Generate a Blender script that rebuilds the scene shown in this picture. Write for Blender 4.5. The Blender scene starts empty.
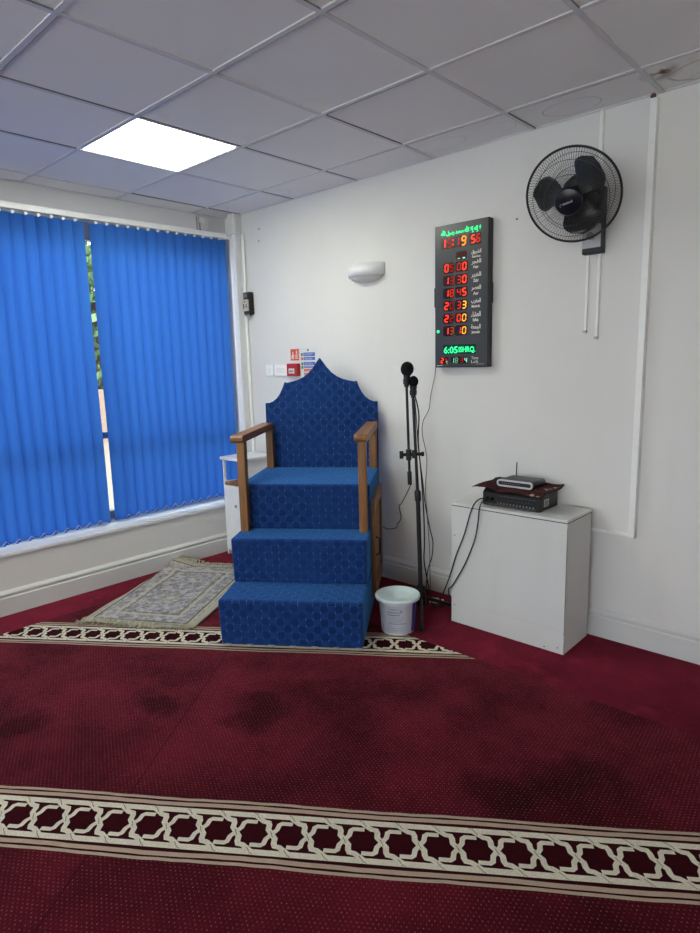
import bpy, bmesh, math, random
from mathutils import Vector, Matrix
from math import sin, cos, pi, radians
random.seed(7)
SC = bpy.context.scene
COL = SC.collection

# ------------------------------------------------------------------ camera, world, sun, exposure
cam = bpy.data.cameras.new('camera')
cam_o = bpy.data.objects.new('camera', cam)
COL.objects.link(cam_o)
cam.sensor_fit = 'HORIZONTAL'; cam.sensor_width = 36.0
cam.lens = 36.0 * 617.34 / 700.0
cam.clip_start = 0.02; cam.clip_end = 200
RM = ((0.7358834, -0.0955077, 0.6703387), (0.6766449, 0.1403482, -0.7228098), (-0.0250470, 0.9854850, 0.1679047))
cam_o.matrix_world = Matrix.Translation((3.932886, -3.108080, 1.451022)) @ Matrix(RM).to_4x4()
SC.camera = cam_o

world = bpy.data.worlds.new('World'); SC.world = world
world.use_nodes = True
wn = world.node_tree.nodes; wl = world.node_tree.links
wn.clear()
wo = wn.new('ShaderNodeOutputWorld'); wb = wn.new('ShaderNodeBackground')
wg = wn.new('ShaderNodeValToRGB'); wt = wn.new('ShaderNodeTexCoord'); ws = wn.new('ShaderNodeSeparateXYZ')
wl.new(wt.outputs['Generated'], ws.inputs[0]); wl.new(ws.outputs['Z'], wg.inputs[0])
wg.color_ramp.elements[0].position = 0.0; wg.color_ramp.elements[0].color = (0.95, 0.97, 1.0, 1)
wg.color_ramp.elements[1].position = 0.6; wg.color_ramp.elements[1].color = (0.45, 0.62, 0.95, 1)
wl.new(wg.outputs[0], wb.inputs[0]); wb.inputs[1].default_value = 2.9
wl.new(wb.outputs[0], wo.inputs[0])

sun = bpy.data.lights.new('sun', 'SUN'); sun.energy = 4.0; sun.angle = 0.01; sun.color = (1.0, 0.93, 0.84)
sun_o = bpy.data.objects.new('sun', sun); COL.objects.link(sun_o)
sun_o.rotation_euler = (radians(8), radians(40), 0)      # shines towards -x, over the roof, onto the yard outside

PANEL = 10.5          # ceiling lamp in view
PANEL_FILL = 8.0      # unseen lamps added behind the camera as fill

SC.view_settings.view_transform = 'Standard'
SC.view_settings.look = 'None'
SC.view_settings.exposure = 1.2
SC.view_settings.gamma = 1.0
SC.view_settings.use_curve_mapping = False
SC.cycles.use_denoising = True
SC.cycles.max_bounces = 10
SC.cycles.diffuse_bounces = 6
SC.cycles.transparent_max_bounces = 12
SC.cycles.sample_clamp_indirect = 6.0

H = 2.577

# ------------------------------------------------------------------ material helpers
def srgb(r, g, b):
    f = lambda c: (c / 255 / 12.92) if c / 255 <= 0.04045 else ((c / 255 + 0.055) / 1.055) ** 2.4
    return (f(r), f(g), f(b))

class NT:
    """small expression helper over a material's node tree"""
    def __init__(s, name):
        s.mat = bpy.data.materials.new(name); s.mat.use_nodes = True
        s.n = s.mat.node_tree.nodes; s.l = s.mat.node_tree.links
        s.n.clear()
        s.out = s.n.new('ShaderNodeOutputMaterial')
        s.bsdf = s.n.new('ShaderNodeBsdfPrincipled')
        s.l.new(s.bsdf.outputs[0], s.out.inputs[0])
    def put(s, v, sock):
        if hasattr(v, 'is_linked') or isinstance(v, bpy.types.NodeSocket): s.l.new(v, sock)
        else:
            if isinstance(v, (tuple, list)) and len(v) == 3 and sock.type == 'RGBA': v = (*v, 1)
            sock.default_value = v
    def m(s, op, a, b=0.0, c=0.0):
        n = s.n.new('ShaderNodeMath'); n.operation = op
        s.put(a, n.inputs[0]); s.put(b, n.inputs[1]); s.put(c, n.inputs[2])
        return n.outputs[0]
    def coord(s, kind='Object'):
        return s.n.new('ShaderNodeTexCoord').outputs[kind]
    def sep(s, v):
        n = s.n.new('ShaderNodeSeparateXYZ'); s.l.new(v, n.inputs[0]); return n.outputs
    def comb(s, x, y, z=0.0):
        n = s.n.new('ShaderNodeCombineXYZ'); s.put(x, n.inputs[0]); s.put(y, n.inputs[1]); s.put(z, n.inputs[2]); return n.outputs[0]
    def noise(s, scale, vec=None, detail=3.0, rough=0.5):
        n = s.n.new('ShaderNodeTexNoise'); n.inputs['Scale'].default_value = scale
        n.inputs['Detail'].default_value = detail; n.inputs['Roughness'].default_value = rough
        if vec is None: vec = s.coord()
        s.l.new(vec, n.inputs['Vector']); return n.outputs[0]
    def voro(s, scale, vec=None, out='Distance'):
        n = s.n.new('ShaderNodeTexVoronoi'); n.inputs['Scale'].default_value = scale
        if vec is None: vec = s.coord()
        s.l.new(vec, n.inputs['Vector']); return n.outputs[out]
    def mix(s, f, a, b):
        n = s.n.new('ShaderNodeMix'); n.data_type = 'RGBA'
        s.put(f, n.inputs[0]); s.put(a, n.inputs[6]); s.put(b, n.inputs[7]); return n.outputs[2]
    def ramp(s, f, stops):
        n = s.n.new('ShaderNodeValToRGB'); s.l.new(f, n.inputs[0])
        e = n.color_ramp.elements
        while len(e) < len(stops): e.new(0.5)
        for i, (p, c) in enumerate(stops):
            e[i].position = p; e[i].color = (*c, 1) if len(c) == 3 else c
        return n.outputs[0]
    def mapr(s, v, a, b, c=0.0, d=1.0):
        n = s.n.new('ShaderNodeMapRange'); s.l.new(v, n.inputs[0])
        for i, x in enumerate((a, b, c, d)): n.inputs[i + 1].default_value = x
        return n.outputs[0]
    def scale(s, v, k):
        n = s.n.new('ShaderNodeVectorMath'); n.operation = 'MULTIPLY'; s.l.new(v, n.inputs[0]); n.inputs[1].default_value = k
        return n.outputs[0]
    def bump(s, h, strength=0.3, dist=0.002):
        n = s.n.new('ShaderNodeBump'); n.inputs['Strength'].default_value = strength; n.inputs['Distance'].default_value = dist
        s.l.new(h, n.inputs['Height']); s.l.new(n.outputs[0], s.bsdf.inputs['Normal'])
    def fin(s, color=None, rough=0.6, spec=0.5, metal=0.0):
        if color is not None: s.put(color, s.bsdf.inputs['Base Color'])
        s.put(rough, s.bsdf.inputs['Roughness']); s.put(spec, s.bsdf.inputs['Specular IOR Level']); s.put(metal, s.bsdf.inputs['Metallic'])
        return s.mat

_simple = {}
def simple(name, c, rough=0.6, spec=0.4, metal=0.0, var=0.06, scale=30, bump=0.0, emit=None, es=0.0):
    """plain colour with a slight procedural variation"""
    if name in _simple: return _simple[name]
    t = NT(name)
    n = t.noise(scale)
    lo = tuple(max(0, x * (1 - var)) for x in c); hi = tuple(min(1, x * (1 + var)) for x in c)
    col = t.mix(n, lo, hi)
    if bump: t.bump(n, bump, 0.001)
    t.fin(col, rough, spec, metal)
    if emit:
        t.bsdf.inputs['Emission Color'].default_value = (*emit, 1); t.bsdf.inputs['Emission Strength'].default_value = es
    _simple[name] = t.mat
    return t.mat

def mat_wall(name, base, z_dirty=True):
    t = NT(name)
    o = t.coord()
    n1 = t.noise(1.7, o, 4); n2 = t.noise(14, o, 5, 0.6); n3 = t.noise(160, o, 2)
    st = t.noise(2.0, t.scale(o, (3.0, 3.0, 0.5)), 4)
    f = t.mapr(n1, 0.3, 0.75)
    c = t.mix(f, base, tuple(x * 0.94 for x in base))
    c = t.mix(t.m('MULTIPLY', t.mapr(st, 0.58, 0.8), 0.30), c, (base[0] * .86, base[1] * .85, base[2] * .8))
    c = t.mix(t.m('MULTIPLY', t.mapr(n2, 0.66, 0.8), 0.12), c, (.45, .43, .40))
    t.bump(t.m('ADD', n3, t.m('MULTIPLY', n2, 2.0)), 0.12, 0.0015)
    return t.fin(c, 0.62, 0.3)

M = {}
M['wall'] = mat_wall('painted_plaster', (0.735, 0.72, 0.69))
M['gloss'] = mat_wall('white_gloss_paint', (0.66, 0.655, 0.63))
M['trunk'] = simple('white_plastic', (0.84, 0.84, 0.81), 0.35, 0.5)
M['steel'] = simple('dull_steel', (0.35, 0.35, 0.36), 0.35, 0.5, 0.9)
M['black'] = simple('black_plastic', (0.012, 0.012, 0.014), 0.42, 0.4)
M['black_cable'] = simple('black_cable_rubber', (0.012, 0.012, 0.013), 0.55, 0.3)
M['foam'] = simple('black_foam', (0.010, 0.010, 0.011), 0.95, 0.1, var=0.5, scale=300, bump=1.0)
M['white'] = simple('white_enamel', (0.78, 0.78, 0.77), 0.3, 0.5)
M['dark_gap'] = simple('dark_seam', (0.05, 0.048, 0.045), 0.9, 0.1)

def mat_ceiling():
    t = NT('mineral_fibre_tile')
    o = t.coord(); x, y, z = t.sep(o)
    n = t.noise(260, o, 2); n2 = t.noise(900, o, 1); big = t.noise(1.3, o, 3)
    c = t.mix(t.mapr(n2, 0.35, 0.65), (0.84, 0.82, 0.80), (0.91, 0.89, 0.87))
    c = t.mix(t.mapr(big, 0.35, 0.7), c, (0.84, 0.815, 0.79))
    # brown water stains on the tile in the corner over the trunking
    st = t.noise(9, o, 6, 0.65)
    def blob(cx, cy, rx, ry, lo=0.45):
        dx = t.m('DIVIDE', t.m('SUBTRACT', x, cx), rx); dy = t.m('DIVIDE', t.m('SUBTRACT', y, cy), ry)
        d = t.m('SQRT', t.m('ADD', t.m('MULTIPLY', dx, dx), t.m('MULTIPLY', dy, dy)))
        return t.m('MULTIPLY', t.mapr(d, 1.0, 0.2), t.mapr(st, lo, lo + 0.14))
    def ring(cx, cy, rx, ry, w=0.02, k=1.0):
        wob = t.m('MULTIPLY', t.m('SUBTRACT', t.noise(7, o, 2), 0.5), 0.25)
        dx = t.m('DIVIDE', t.m('SUBTRACT', x, cx), rx); dy = t.m('DIVIDE', t.m('SUBTRACT', y, cy), ry)
        d = t.m('ADD', t.m('SQRT', t.m('ADD', t.m('MULTIPLY', dx, dx), t.m('MULTIPLY', dy, dy))), wob)
        return t.m('MULTIPLY', t.mapr(t.m('ABSOLUTE', t.m('SUBTRACT', d, 1.0)), w, 0.0), k)
    s = blob(3.02, -0.21, 0.09, 0.10, 0.40)
    for a in ((3.18, -0.05, .10, .06, .47), (3.28, -.24, .16, .06, .48), (3.42, -.10, .12, .12, .46)): s = t.m('MAXIMUM', s, blob(*a))
    s = t.m('MAXIMUM', s, ring(3.22, -0.12, 0.19, 0.10, 0.06, 0.5))
    c = t.mix(s, c, (0.12, 0.075, 0.035))
    r = ring(2.62, -0.13, 0.135, 0.085, 0.03, 0.55)
    for a in ((1.92, -0.16, .15, .075, .05, .2), (2.05, -0.15, .3, .1, .03, .15), (0.62, -0.17, .10, .05, .05, .35), (-0.02, -0.22, .10, .07, .05, .35)): r = t.m('MAXIMUM', r, ring(*a))
    c = t.mix(r, c, (0.14, 0.13, 0.12))
    t.bump(n, 0.35, 0.0012)
    return t.fin(c, 0.85, 0.2)
M['ceiling'] = mat_ceiling()
M['grid'] = simple('ceiling_grid_metal', (0.66, 0.65, 0.65), 0.5, 0.4)

def mat_plain_carpet():
    t = NT('plain_red_carpet')
    o = t.coord()
    n = t.noise(700, o, 2); b = t.noise(2.2, o, 4, 0.6); b2 = t.noise(8, o, 3)
    c = t.mix(t.mapr(b, 0.35, 0.7), (0.075, 0.0050, 0.011), (0.195, 0.013, 0.030))
    c = t.mix(t.m('MULTIPLY', t.mapr(n, 0.3, 0.7), 0.45), c, (0.032, 0.002, 0.005))
    c = t.mix(t.m('MULTIPLY', t.mapr(b2, 0.55, 0.75), 0.5), c, (0.26, 0.020, 0.040))
    t.bump(n, 0.6, 0.002)
    t.bsdf.inputs['Sheen Weight'].default_value = 0.6; t.bsdf.inputs['Sheen Roughness'].default_value = 0.35; t.bsdf.inputs['Sheen Tint'].default_value = (0.72, 0.10, 0.17, 1)
    return t.fin(c, 0.95, 0.05)
M['plain_carpet'] = mat_plain_carpet()

CA, SA = 0.8161, 0.5779
def mat_dot_carpet():
    t = NT('dotted_red_carpet')
    o = t.coord(); x, y, z = t.sep(o)
    s = t.m('ADD', t.m('MULTIPLY', x, CA), t.m('MULTIPLY', y, SA))
    v = t.m('SUBTRACT', t.m('MULTIPLY', y, CA), t.m('MULTIPLY', x, SA))
    px, py = 0.0145, 0.0125
    row = t.m('FLOOR', t.m('DIVIDE', v, py))
    odd = t.m('MULTIPLY', t.m('FLOORED_MODULO', row, 2.0), 0.5)
    a = t.m('SUBTRACT', t.m('FRACT', t.m('ADD', t.m('DIVIDE', s, px), odd)), 0.5)
    b = t.m('SUBTRACT', t.m('FRACT', t.m('DIVIDE', v, py)), 0.5)
    a = t.m('MULTIPLY', a, px); b = t.m('MULTIPLY', b, py)
    d = t.m('SQRT', t.m('ADD', t.m('MULTIPLY', a, a), t.m('MULTIPLY', t.m('MULTIPLY', b, b), 0.6)))
    dot = t.mapr(d, 0.0025, 0.0010)
    n = t.noise(700, o, 2); b1 = t.noise(1.9, o, 5, 0.62); b2 = t.noise(6, t.scale(o, (1, 1, 1)), 4)
    pres = t.mapr(t.noise(90, o, 1), 0.36, 0.66, 0.05, 0.85)
    c = t.mix(t.mapr(b1, 0.36, 0.68), (0.038, 0.0030, 0.0055), (0.125, 0.0085, 0.017))
    c = t.mix(t.m('MULTIPLY', t.mapr(b2, 0.35, 0.7), 0.30), c, (0.036, 0.003, 0.0055))
    # trodden, darkened patches
    def blob(cx, cy, r0):
        dx = t.m('SUBTRACT', x, cx); dy = t.m('SUBTRACT', y, cy)
        dd = t.m('SQRT', t.m('ADD', t.m('MULTIPLY', dx, dx), t.m('MULTIPLY', dy, dy)))
        dd = t.m('ADD', dd, t.m('MULTIPLY', t.m('SUBTRACT', b2, 0.5), 0.35))
        return t.mapr(dd, r0, r0 * 0.35)
    pt = blob(3.18, -1.22, 0.20)
    for q in ((3.02, -1.42, .14), (3.66, -1.03, .14), (2.0, -1.62, .16), (1.35, -2.35, .14), (1.62, -1.85, .12)): pt = t.m('MAXIMUM', pt, blob(*q))
    c = t.mix(t.m('MULTIPLY', pt, 0.62), c, (0.009, 0.0015, 0.0025))
    c = t.mix(t.m('MULTIPLY', t.mapr(n, 0.3, 0.7), 0.4), c, (0.028, 0.0022, 0.0045))
    c = t.mix(t.m('MULTIPLY', t.m('MULTIPLY', dot, pres), 0.50), c, (0.42, 0.19, 0.16))
    seam = t.mapr(t.m('ABSOLUTE', t.m('SUBTRACT', s, 0.385)), 0.004, 0.0015)
    c = t.mix(t.m('MULTIPLY', seam, 0.8), c, (0.02, 0.002, 0.004))
    t.bump(t.m('ADD', n, t.m('MULTIPLY', dot, 0.5)), 0.6, 0.002)
    t.put(t.mapr(t.m('MAXIMUM', pt, t.mapr(b1, 0.6, 0.3)), 0.0, 1.0, 1.0, 0.30), t.bsdf.inputs['Sheen Weight']); t.bsdf.inputs['Sheen Roughness'].default_value = 0.3; t.bsdf.inputs['Sheen Tint'].default_value = (0.72, 0.12, 0.17, 1)
    return t.fin(c, 0.95, 0.05)
M['dot_carpet'] = mat_dot_carpet()
def mat_yarn(name, a, b):
    t = NT(name); o = t.coord(); n = t.noise(420, o, 3); n2 = t.noise(40, o, 3)
    c = t.mix(t.mapr(n, 0.35, 0.68), a, b); c = t.mix(t.m('MULTIPLY', t.mapr(n2, .4, .7), .25), c, a)
    t.bump(n, 0.8, 0.002)
    return t.fin(c, 0.95, 0.05)
M['cream_yarn'] = mat_yarn('cream_yarn', (0.50, 0.45, 0.34), (0.82, 0.75, 0.59))
M['tan_yarn'] = mat_yarn('tan_yarn', (0.32, 0.235, 0.165), (0.55, 0.42, 0.32))
M['dark_yarn'] = mat_yarn('dark_red_yarn', (0.022, 0.002, 0.004), (0.045, 0.004, 0.007))
M['cut_yarn'] = mat_yarn('strap_outline_yarn', (0.11, 0.085, 0.06), (0.16, 0.13, 0.09))  # thin dark outlines where one woven strap passes over another

def mat_blue():
    t = NT('blue_check_carpet')
    o = t.coord(); x, y, z = t.sep(o)
    nx, ny, nz = t.sep(t.coord('Normal'))
    ax = t.m('GREATER_THAN', t.m('ABSOLUTE', nx), 0.7); az = t.m('GREATER_THAN', t.m('ABSOLUTE', nz), 0.7)
    mixf = lambda f, a, b: t.m('ADD', t.m('MULTIPLY', a, t.m('SUBTRACT', 1.0, f)), t.m('MULTIPLY', b, f))
    u = mixf(ax, x, y); v = mixf(az, z, y)
    S = 0.0385
    uu = t.m('DIVIDE', u, S); vv = t.m('DIVIDE', v, S)
    wob = t.m('MULTIPLY', t.m('SUBTRACT', t.noise(60, o, 2), 0.5), 0.08)
    chk = t.m('FLOORED_MODULO', t.m('ADD', t.m('FLOOR', t.m('ADD', uu, wob)), t.m('FLOOR', t.m('ADD', vv, wob))), 2.0)
    n = t.noise(500, o, 2); n2 = t.noise(22, o, 3); b = t.noise(3, o, 3)
    c = t.mix(t.mapr(n2, 0.3, 0.7), (0.013, 0.045, 0.170), (0.019, 0.062, 0.225))
    c = t.mix(t.m('MULTIPLY', chk, t.mapr(b, 0.3, 0.6, 0.15, 0.75)), c, (0.0080, 0.028, 0.115))
    c = t.mix(t.m('MULTIPLY', t.mapr(n, 0.4, 0.7), 0.4), c, (0.006, 0.018, 0.072))
    # pale ticks woven at the corners of the checks
    fu = t.m('MULTIPLY', t.m('ABSOLUTE', t.m('SUBTRACT', t.m('FRACT', t.m('ADD', uu, 0.5)), 0.5)), S)
    fv = t.m('ABSOLUTE', t.m('SUBTRACT', t.m('FRACT', t.m('ADD', vv, 0.5)), 0.5))
    tick = t.m('MULTIPLY', t.mapr(fu, 0.0019, 0.0008), t.mapr(fv, 0.19, 0.13))
    thin = t.m('MULTIPLY', t.mapr(fu, 0.0012, 0.0004), 0.10)
    k = t.m('MULTIPLY', t.m('MAXIMUM', tick, thin), t.mapr(t.noise(35, o, 1), 0.38, 0.62, 0.05, 0.95))
    c = t.mix(k, c, (0.15, 0.20, 0.34))
    t.bump(t.m('ADD', n, t.m('MULTIPLY', chk, 0.15)), 0.6, 0.002)
    t.bsdf.inputs['Sheen Roughness'].default_value = 0.35; t.bsdf.inputs['Sheen Weight'].default_value = 0.85
    t.bsdf.inputs['Sheen Tint'].default_value = (0.12, 0.45, 1, 1)
    return t.fin(c, 0.95, 0.06)
M['blue'] = mat_blue()

def mat_wood(name, a, b, axis=2, rough=0.42):
    t = NT(name); o = t.coord()
    k = [22, 22, 22]; k[axis] = 1.6
    n = t.noise(1.0, t.scale(o, tuple(k)), 5, 0.6); n2 = t.noise(5.0, t.scale(o, tuple(k)), 3)
    c = t.ramp(n, [(0.3, a), (0.5, tuple((p + q) / 2 for p, q in zip(a, b))), (0.7, b)])
    c = t.mix(t.m('MULTIPLY', t.mapr(n2, 0.5, 0.75), 0.45), c, tuple(p * 0.6 for p in a))
    t.bump(n2, 0.12, 0.001)
    return t.fin(c, rough, 0.4)
M['wood_z'] = mat_wood('varnished_pine', (0.150, 0.060, 0.015), (0.33, 0.150, 0.038), 2)
M['wood_y'] = mat_wood('varnished_pine_rail', (0.150, 0.062, 0.018), (0.33, 0.150, 0.045), 1)

def mat_blind():
    t = NT('blue_blind_fabric')
    o = t.coord(); n = t.noise(260, t.scale(o, (1, 1, 0.4)), 2)
    df = t.n.new('ShaderNodeBsdfDiffuse'); tr = t.n.new('ShaderNodeBsdfTranslucent'); mx = t.n.new('ShaderNodeMixShader')
    t.l.new(t.mix(n, (0.045, 0.175, 0.56), (0.055, 0.20, 0.64)), df.inputs[0])
    t.l.new(t.mix(n, (0.050, 0.185, 0.60), (0.062, 0.22, 0.70)), tr.inputs[0])
    mx.inputs[0].default_value = 0.5
    t.l.new(df.outputs[0], mx.inputs[1]); t.l.new(tr.outputs[0], mx.inputs[2])
    t.l.new(mx.outputs[0], t.out.inputs[0])
    return t.mat
M['blind'] = mat_blind()

def mat_glass():
    t = NT('clear_window_glass')
    tr = t.n.new('ShaderNodeBsdfTransparent'); gl = t.n.new('ShaderNodeBsdfGlossy'); mx = t.n.new('ShaderNodeMixShader')
    tr.inputs[0].default_value = (0.93, 0.96, 0.95, 1); gl.inputs['Roughness'].default_value = 0.02
    fr = t.n.new('ShaderNodeFresnel'); fr.inputs[0].default_value = 1.45
    t.l.new(fr.outputs[0], mx.inputs[0])
    t.l.new(tr.outputs[0], mx.inputs[1]); t.l.new(gl.outputs[0], mx.inputs[2]); t.l.new(mx.outputs[0], t.out.inputs[0])
    return t.mat
M['glass'] = mat_glass()

def emit(name, c, s):
    t = NT(name); e = t.n.new('ShaderNodeEmission'); e.inputs[0].default_value = (*c, 1); e.inputs[1].default_value = s
    t.l.new(e.outputs[0], t.out.inputs[0]); return t.mat

def mat_rug():
    t = NT('floral_woven_rug')
    o = t.coord(); x, y, z = t.sep(o)                 # x across (0..RW), y along (0..RL)
    RW, RL = 0.70, 1.06
    ex = t.m('MINIMUM', x, t.m('SUBTRACT', RW, x)); ey = t.m('MINIMUM', y, t.m('SUBTRACT', RL, y))
    e = t.m('MINIMUM', ex, ey)
    n = t.noise(26, o, 4, 0.6); n2 = t.noise(60, o, 3); vd = t.voro(20); vc = t.voro(17); fine = t.noise(500, o, 2)
    cream = (0.52, 0.48, 0.36); lav = (0.13, 0.13, 0.175); olive = (0.17, 0.145, 0.05); pale = (0.50, 0.465, 0.43)
    c = t.mix(t.mapr(n, 0.44, 0.56), pale, (0.30, 0.285, 0.29))
    c = t.mix(t.m('MULTIPLY', t.mapr(vd, 0.42, 0.28), t.mapr(n2, 0.42, 0.6)), c, lav)
    c = t.mix(t.m('MULTIPLY', t.mapr(t.m('ABSOLUTE', t.m('SUBTRACT', vd, 0.48)), 0.05, 0.02), 0.55), c, (0.10, 0.095, 0.12))
    c = t.mix(t.m('MULTIPLY', t.mapr(vc, 0.16, 0.08), 0.8), c, olive)
    # central niche outline
    nd = t.m('ABSOLUTE', t.m('SUBTRACT', e, 0.175)); band = t.mapr(nd, 0.006, 0.003)
    c = t.mix(band, c, olive)
    for pos, w, col in ((0.148, 0.010, cream), (0.060, 0.008, olive), (0.048, 0.006, cream)):
        c = t.mix(t.mapr(t.m('ABSOLUTE', t.m('SUBTRACT', e, pos)), w, w * 0.6), c, col)
    # flower cluster in the middle
    dx = t.m('SUBTRACT', x, 0.36); dy = t.m('SUBTRACT', y, 0.42)
    dd = t.m('SQRT', t.m('ADD', t.m('MULTIPLY', dx, dx), t.m('MULTIPLY', dy, dy)))
    ang = t.m('SINE', t.m('MULTIPLY', t.m('ARCTAN2', dy, dx), 7.0))
    fl = t.mapr(t.m('ADD', dd, t.m('MULTIPLY', ang, 0.018)), 0.066, 0.052)
    c = t.mix(t.m('MULTIPLY', fl, 0.4), c, (0.30, 0.27, 0.10))
    c = t.mix(t.mapr(dd, 0.03, 0.02), c, pale)
    c = t.mix(t.mapr(e, 0.036, 0.030), c, (0.46, 0.42, 0.30))
    c = t.mix(t.m('MULTIPLY', t.mapr(fine, 0.3, 0.7), 0.25), c, (0.2, 0.19, 0.17))
    t.bump(t.m('ADD', fine, n2), 0.6, 0.002)
    return t.fin(c, 0.95, 0.05)
M['rug'] = mat_rug()
M['fringe'] = mat_yarn('cream_fringe', (0.36, 0.33, 0.23), (0.55, 0.52, 0.40))

def mat_maroon():
    t = NT('maroon_prayer_mat'); o = t.coord(); x, y, z = t.sep(o)
    f = t.noise(400, o, 2); v = t.voro(24)
    c = t.mix(t.mapr(f, 0.3, 0.7), (0.038, 0.011, 0.012), (0.070, 0.023, 0.023))
    ey = t.m('ABSOLUTE', t.m('SUBTRACT', x, 0.305))
    edge = t.mapr(ey, 0.035, 0.025)
    c = t.mix(t.m('MULTIPLY', edge, t.mapr(v, 0.40, 0.22)), c, (0.42, 0.33, 0.27))
    c = t.mix(t.m('MULTIPLY', t.mapr(t.voro(34), 0.16, 0.10), 0.35), c, (0.25, 0.15, 0.12))
    t.bump(f, 0.5, 0.002)
    return t.fin(c, 0.9, 0.1)
M['maroon'] = mat_maroon()

# ------------------------------------------------------------------ mesh helpers
class MB:
    def __init__(s): s.v = []; s.f = []; s.mi = []; s.smooth = []
    def add(s, vs, fs, mi=0, smooth=False):
        b = len(s.v); s.v += [tuple(v) for v in vs]
        for f in fs: s.f.append(tuple(i + b for i in f)); s.mi.append(mi); s.smooth.append(smooth)
        return s
    def box(s, a, b, mi=0):
        x0, y0, z0 = a; x1, y1, z1 = b
        vs = [(x0, y0, z0), (x1, y0, z0), (x1, y1, z0), (x0, y1, z0), (x0, y0, z1), (x1, y0, z1), (x1, y1, z1), (x0, y1, z1)]
        return s.add(vs, [(0, 3, 2, 1), (4, 5, 6, 7), (0, 1, 5, 4), (1, 2, 6, 5), (2, 3, 7, 6), (3, 0, 4, 7)], mi)
    def prism(s, pts, axis, a, b, mi=0, smooth=False):
        """outline pts (2D) pushed along axis from a to b; for 'y' pts are (x,z), for 'x' (y,z), for 'z' (x,y)"""
        def P(p, k):
            return {'y': (p[0], k, p[1]), 'x': (k, p[0], p[1]), 'z': (p[0], p[1], k)}[axis]
        n = len(pts)
        vs = [P(p, a) for p in pts] + [P(p, b) for p in pts]
        s.add(vs, [tuple(range(n))[::-1], tuple(range(n, 2 * n))], mi)
        b0 = len(s.v) - 2 * n
        for i in range(n):
            j = (i + 1) % n; s.f.append((b0 + i, b0 + j, b0 + n + j, b0 + n + i)); s.mi.append(mi); s.smooth.append(smooth)
        return s
    def tube(s, path, r, seg=8, mi=0, caps=True, closed=False):
        path = [Vector(p) for p in path]; n = len(path)
        rs = r if isinstance(r, (list, tuple)) else [r] * n
        rings = []; up = None
        for i, p in enumerate(path):
            if closed: d = path[(i + 1) % n] - path[i - 1]
            else: d = path[min(i + 1, n - 1)] - path[max(i - 1, 0)]
            if d.length < 1e-9: d = Vector((0, 0, 1))
            d.normalize()
            if up is None:
                up = Vector((0, 0, 1)) if abs(d.z) < 0.9 else Vector((1, 0, 0))
            a = d.cross(up)
            if a.length < 1e-6: a = d.cross(Vector((0.3, 1, 0.2)))
            a.normalize(); b = a.cross(d).normalized(); up = b
            rings.append([p + (a * cos(2 * pi * k / seg) + b * sin(2 * pi * k / seg)) * rs[i] for k in range(seg)])
        vs = [v for r_ in rings for v in r_]; fs = []
        m = n if closed else n - 1
        for i in range(m):
            j = (i + 1) % n
            for k in range(seg):
                l = (k + 1) % seg
                fs.append((i * seg + k, i * seg + l, j * seg + l, j * seg + k))
        s.add(vs, fs, mi, seg > 4)
        if caps and not closed:
            s.add(rings[0], [tuple(range(seg))[::-1]], mi); s.add(rings[-1], [tuple(range(seg))], mi)
        return s
    def cyl(s, p, q, r, seg=20, mi=0, r2=None):
        return s.tube([p, q], [r, r if r2 is None else r2], seg, mi)
    def lathe(s, prof, c=(0, 0, 0), seg=40, mi=0, a0=0.0, a1=2 * pi, smooth=True):
        full = abs(a1 - a0 - 2 * pi) < 1e-6
        n = seg if full else seg + 1
        vs = [(c[0] + r * cos(a0 + (a1 - a0) * k / seg), c[1] + r * sin(a0 + (a1 - a0) * k / seg), c[2] + z) for (r, z) in prof for k in range(n)]
        fs = []
        for i in range(len(prof) - 1):
            for k in range(seg):
                l = (k + 1) % n if full else k + 1
                fs.append((i * n + k, i * n + l, (i + 1) * n + l, (i + 1) * n + k))
        return s.add(vs, fs, mi, smooth)
    def xf(s, mat):
        s.v = [tuple(mat @ Vector(v)) for v in s.v]; return s
    def build(s, name, mats, parent=None, bevel=0.0, seg=2, loc=None, solid=0.0, weld=False):
        me = bpy.data.meshes.new(name)
        me.from_pydata(s.v, [], s.f)
        if not isinstance(mats, (list, tuple)): mats = [mats]
        for m in mats: me.materials.append(m)
        me.polygons.foreach_set('material_index', s.mi); me.polygons.foreach_set('use_smooth', s.smooth)
        me.update()
        bm = bmesh.new(); bm.from_mesh(me)
        if weld: bmesh.ops.remove_doubles(bm, verts=bm.verts, dist=1e-5)
        bmesh.ops.recalc_face_normals(bm, faces=bm.faces); bm.to_mesh(me); bm.free()
        o = bpy.data.objects.new(name, me); COL.objects.link(o)
        if parent: o.parent = parent
        if loc: o.location = loc
        if solid:
            so = o.modifiers.new('solid', 'SOLIDIFY'); so.thickness = solid; so.offset = 0
        if bevel:
            b = o.modifiers.new('bevel', 'BEVEL'); b.width = bevel; b.segments = seg; b.limit_method = 'ANGLE'; b.angle_limit = radians(40)
        return o

def thing(name, label, cat, loc=(0, 0, 0), rotz=0.0, group=None):
    o = bpy.data.objects.new(name, None); COL.objects.link(o); o.empty_display_size = 0.05
    o.location = loc; o.rotation_euler = (0, 0, rotz)
    o['label'] = label; o['category'] = cat
    if group: o['group'] = group
    return o
def tag(o, label, cat, group=None):
    o['label'] = label; o['category'] = cat
    if group: o['group'] = group
    return o
def struct(o, label=None):
    o['kind'] = 'structure'
    if label: o['label'] = label
    return o
def lab(o, text): o['label'] = text; return o

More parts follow.
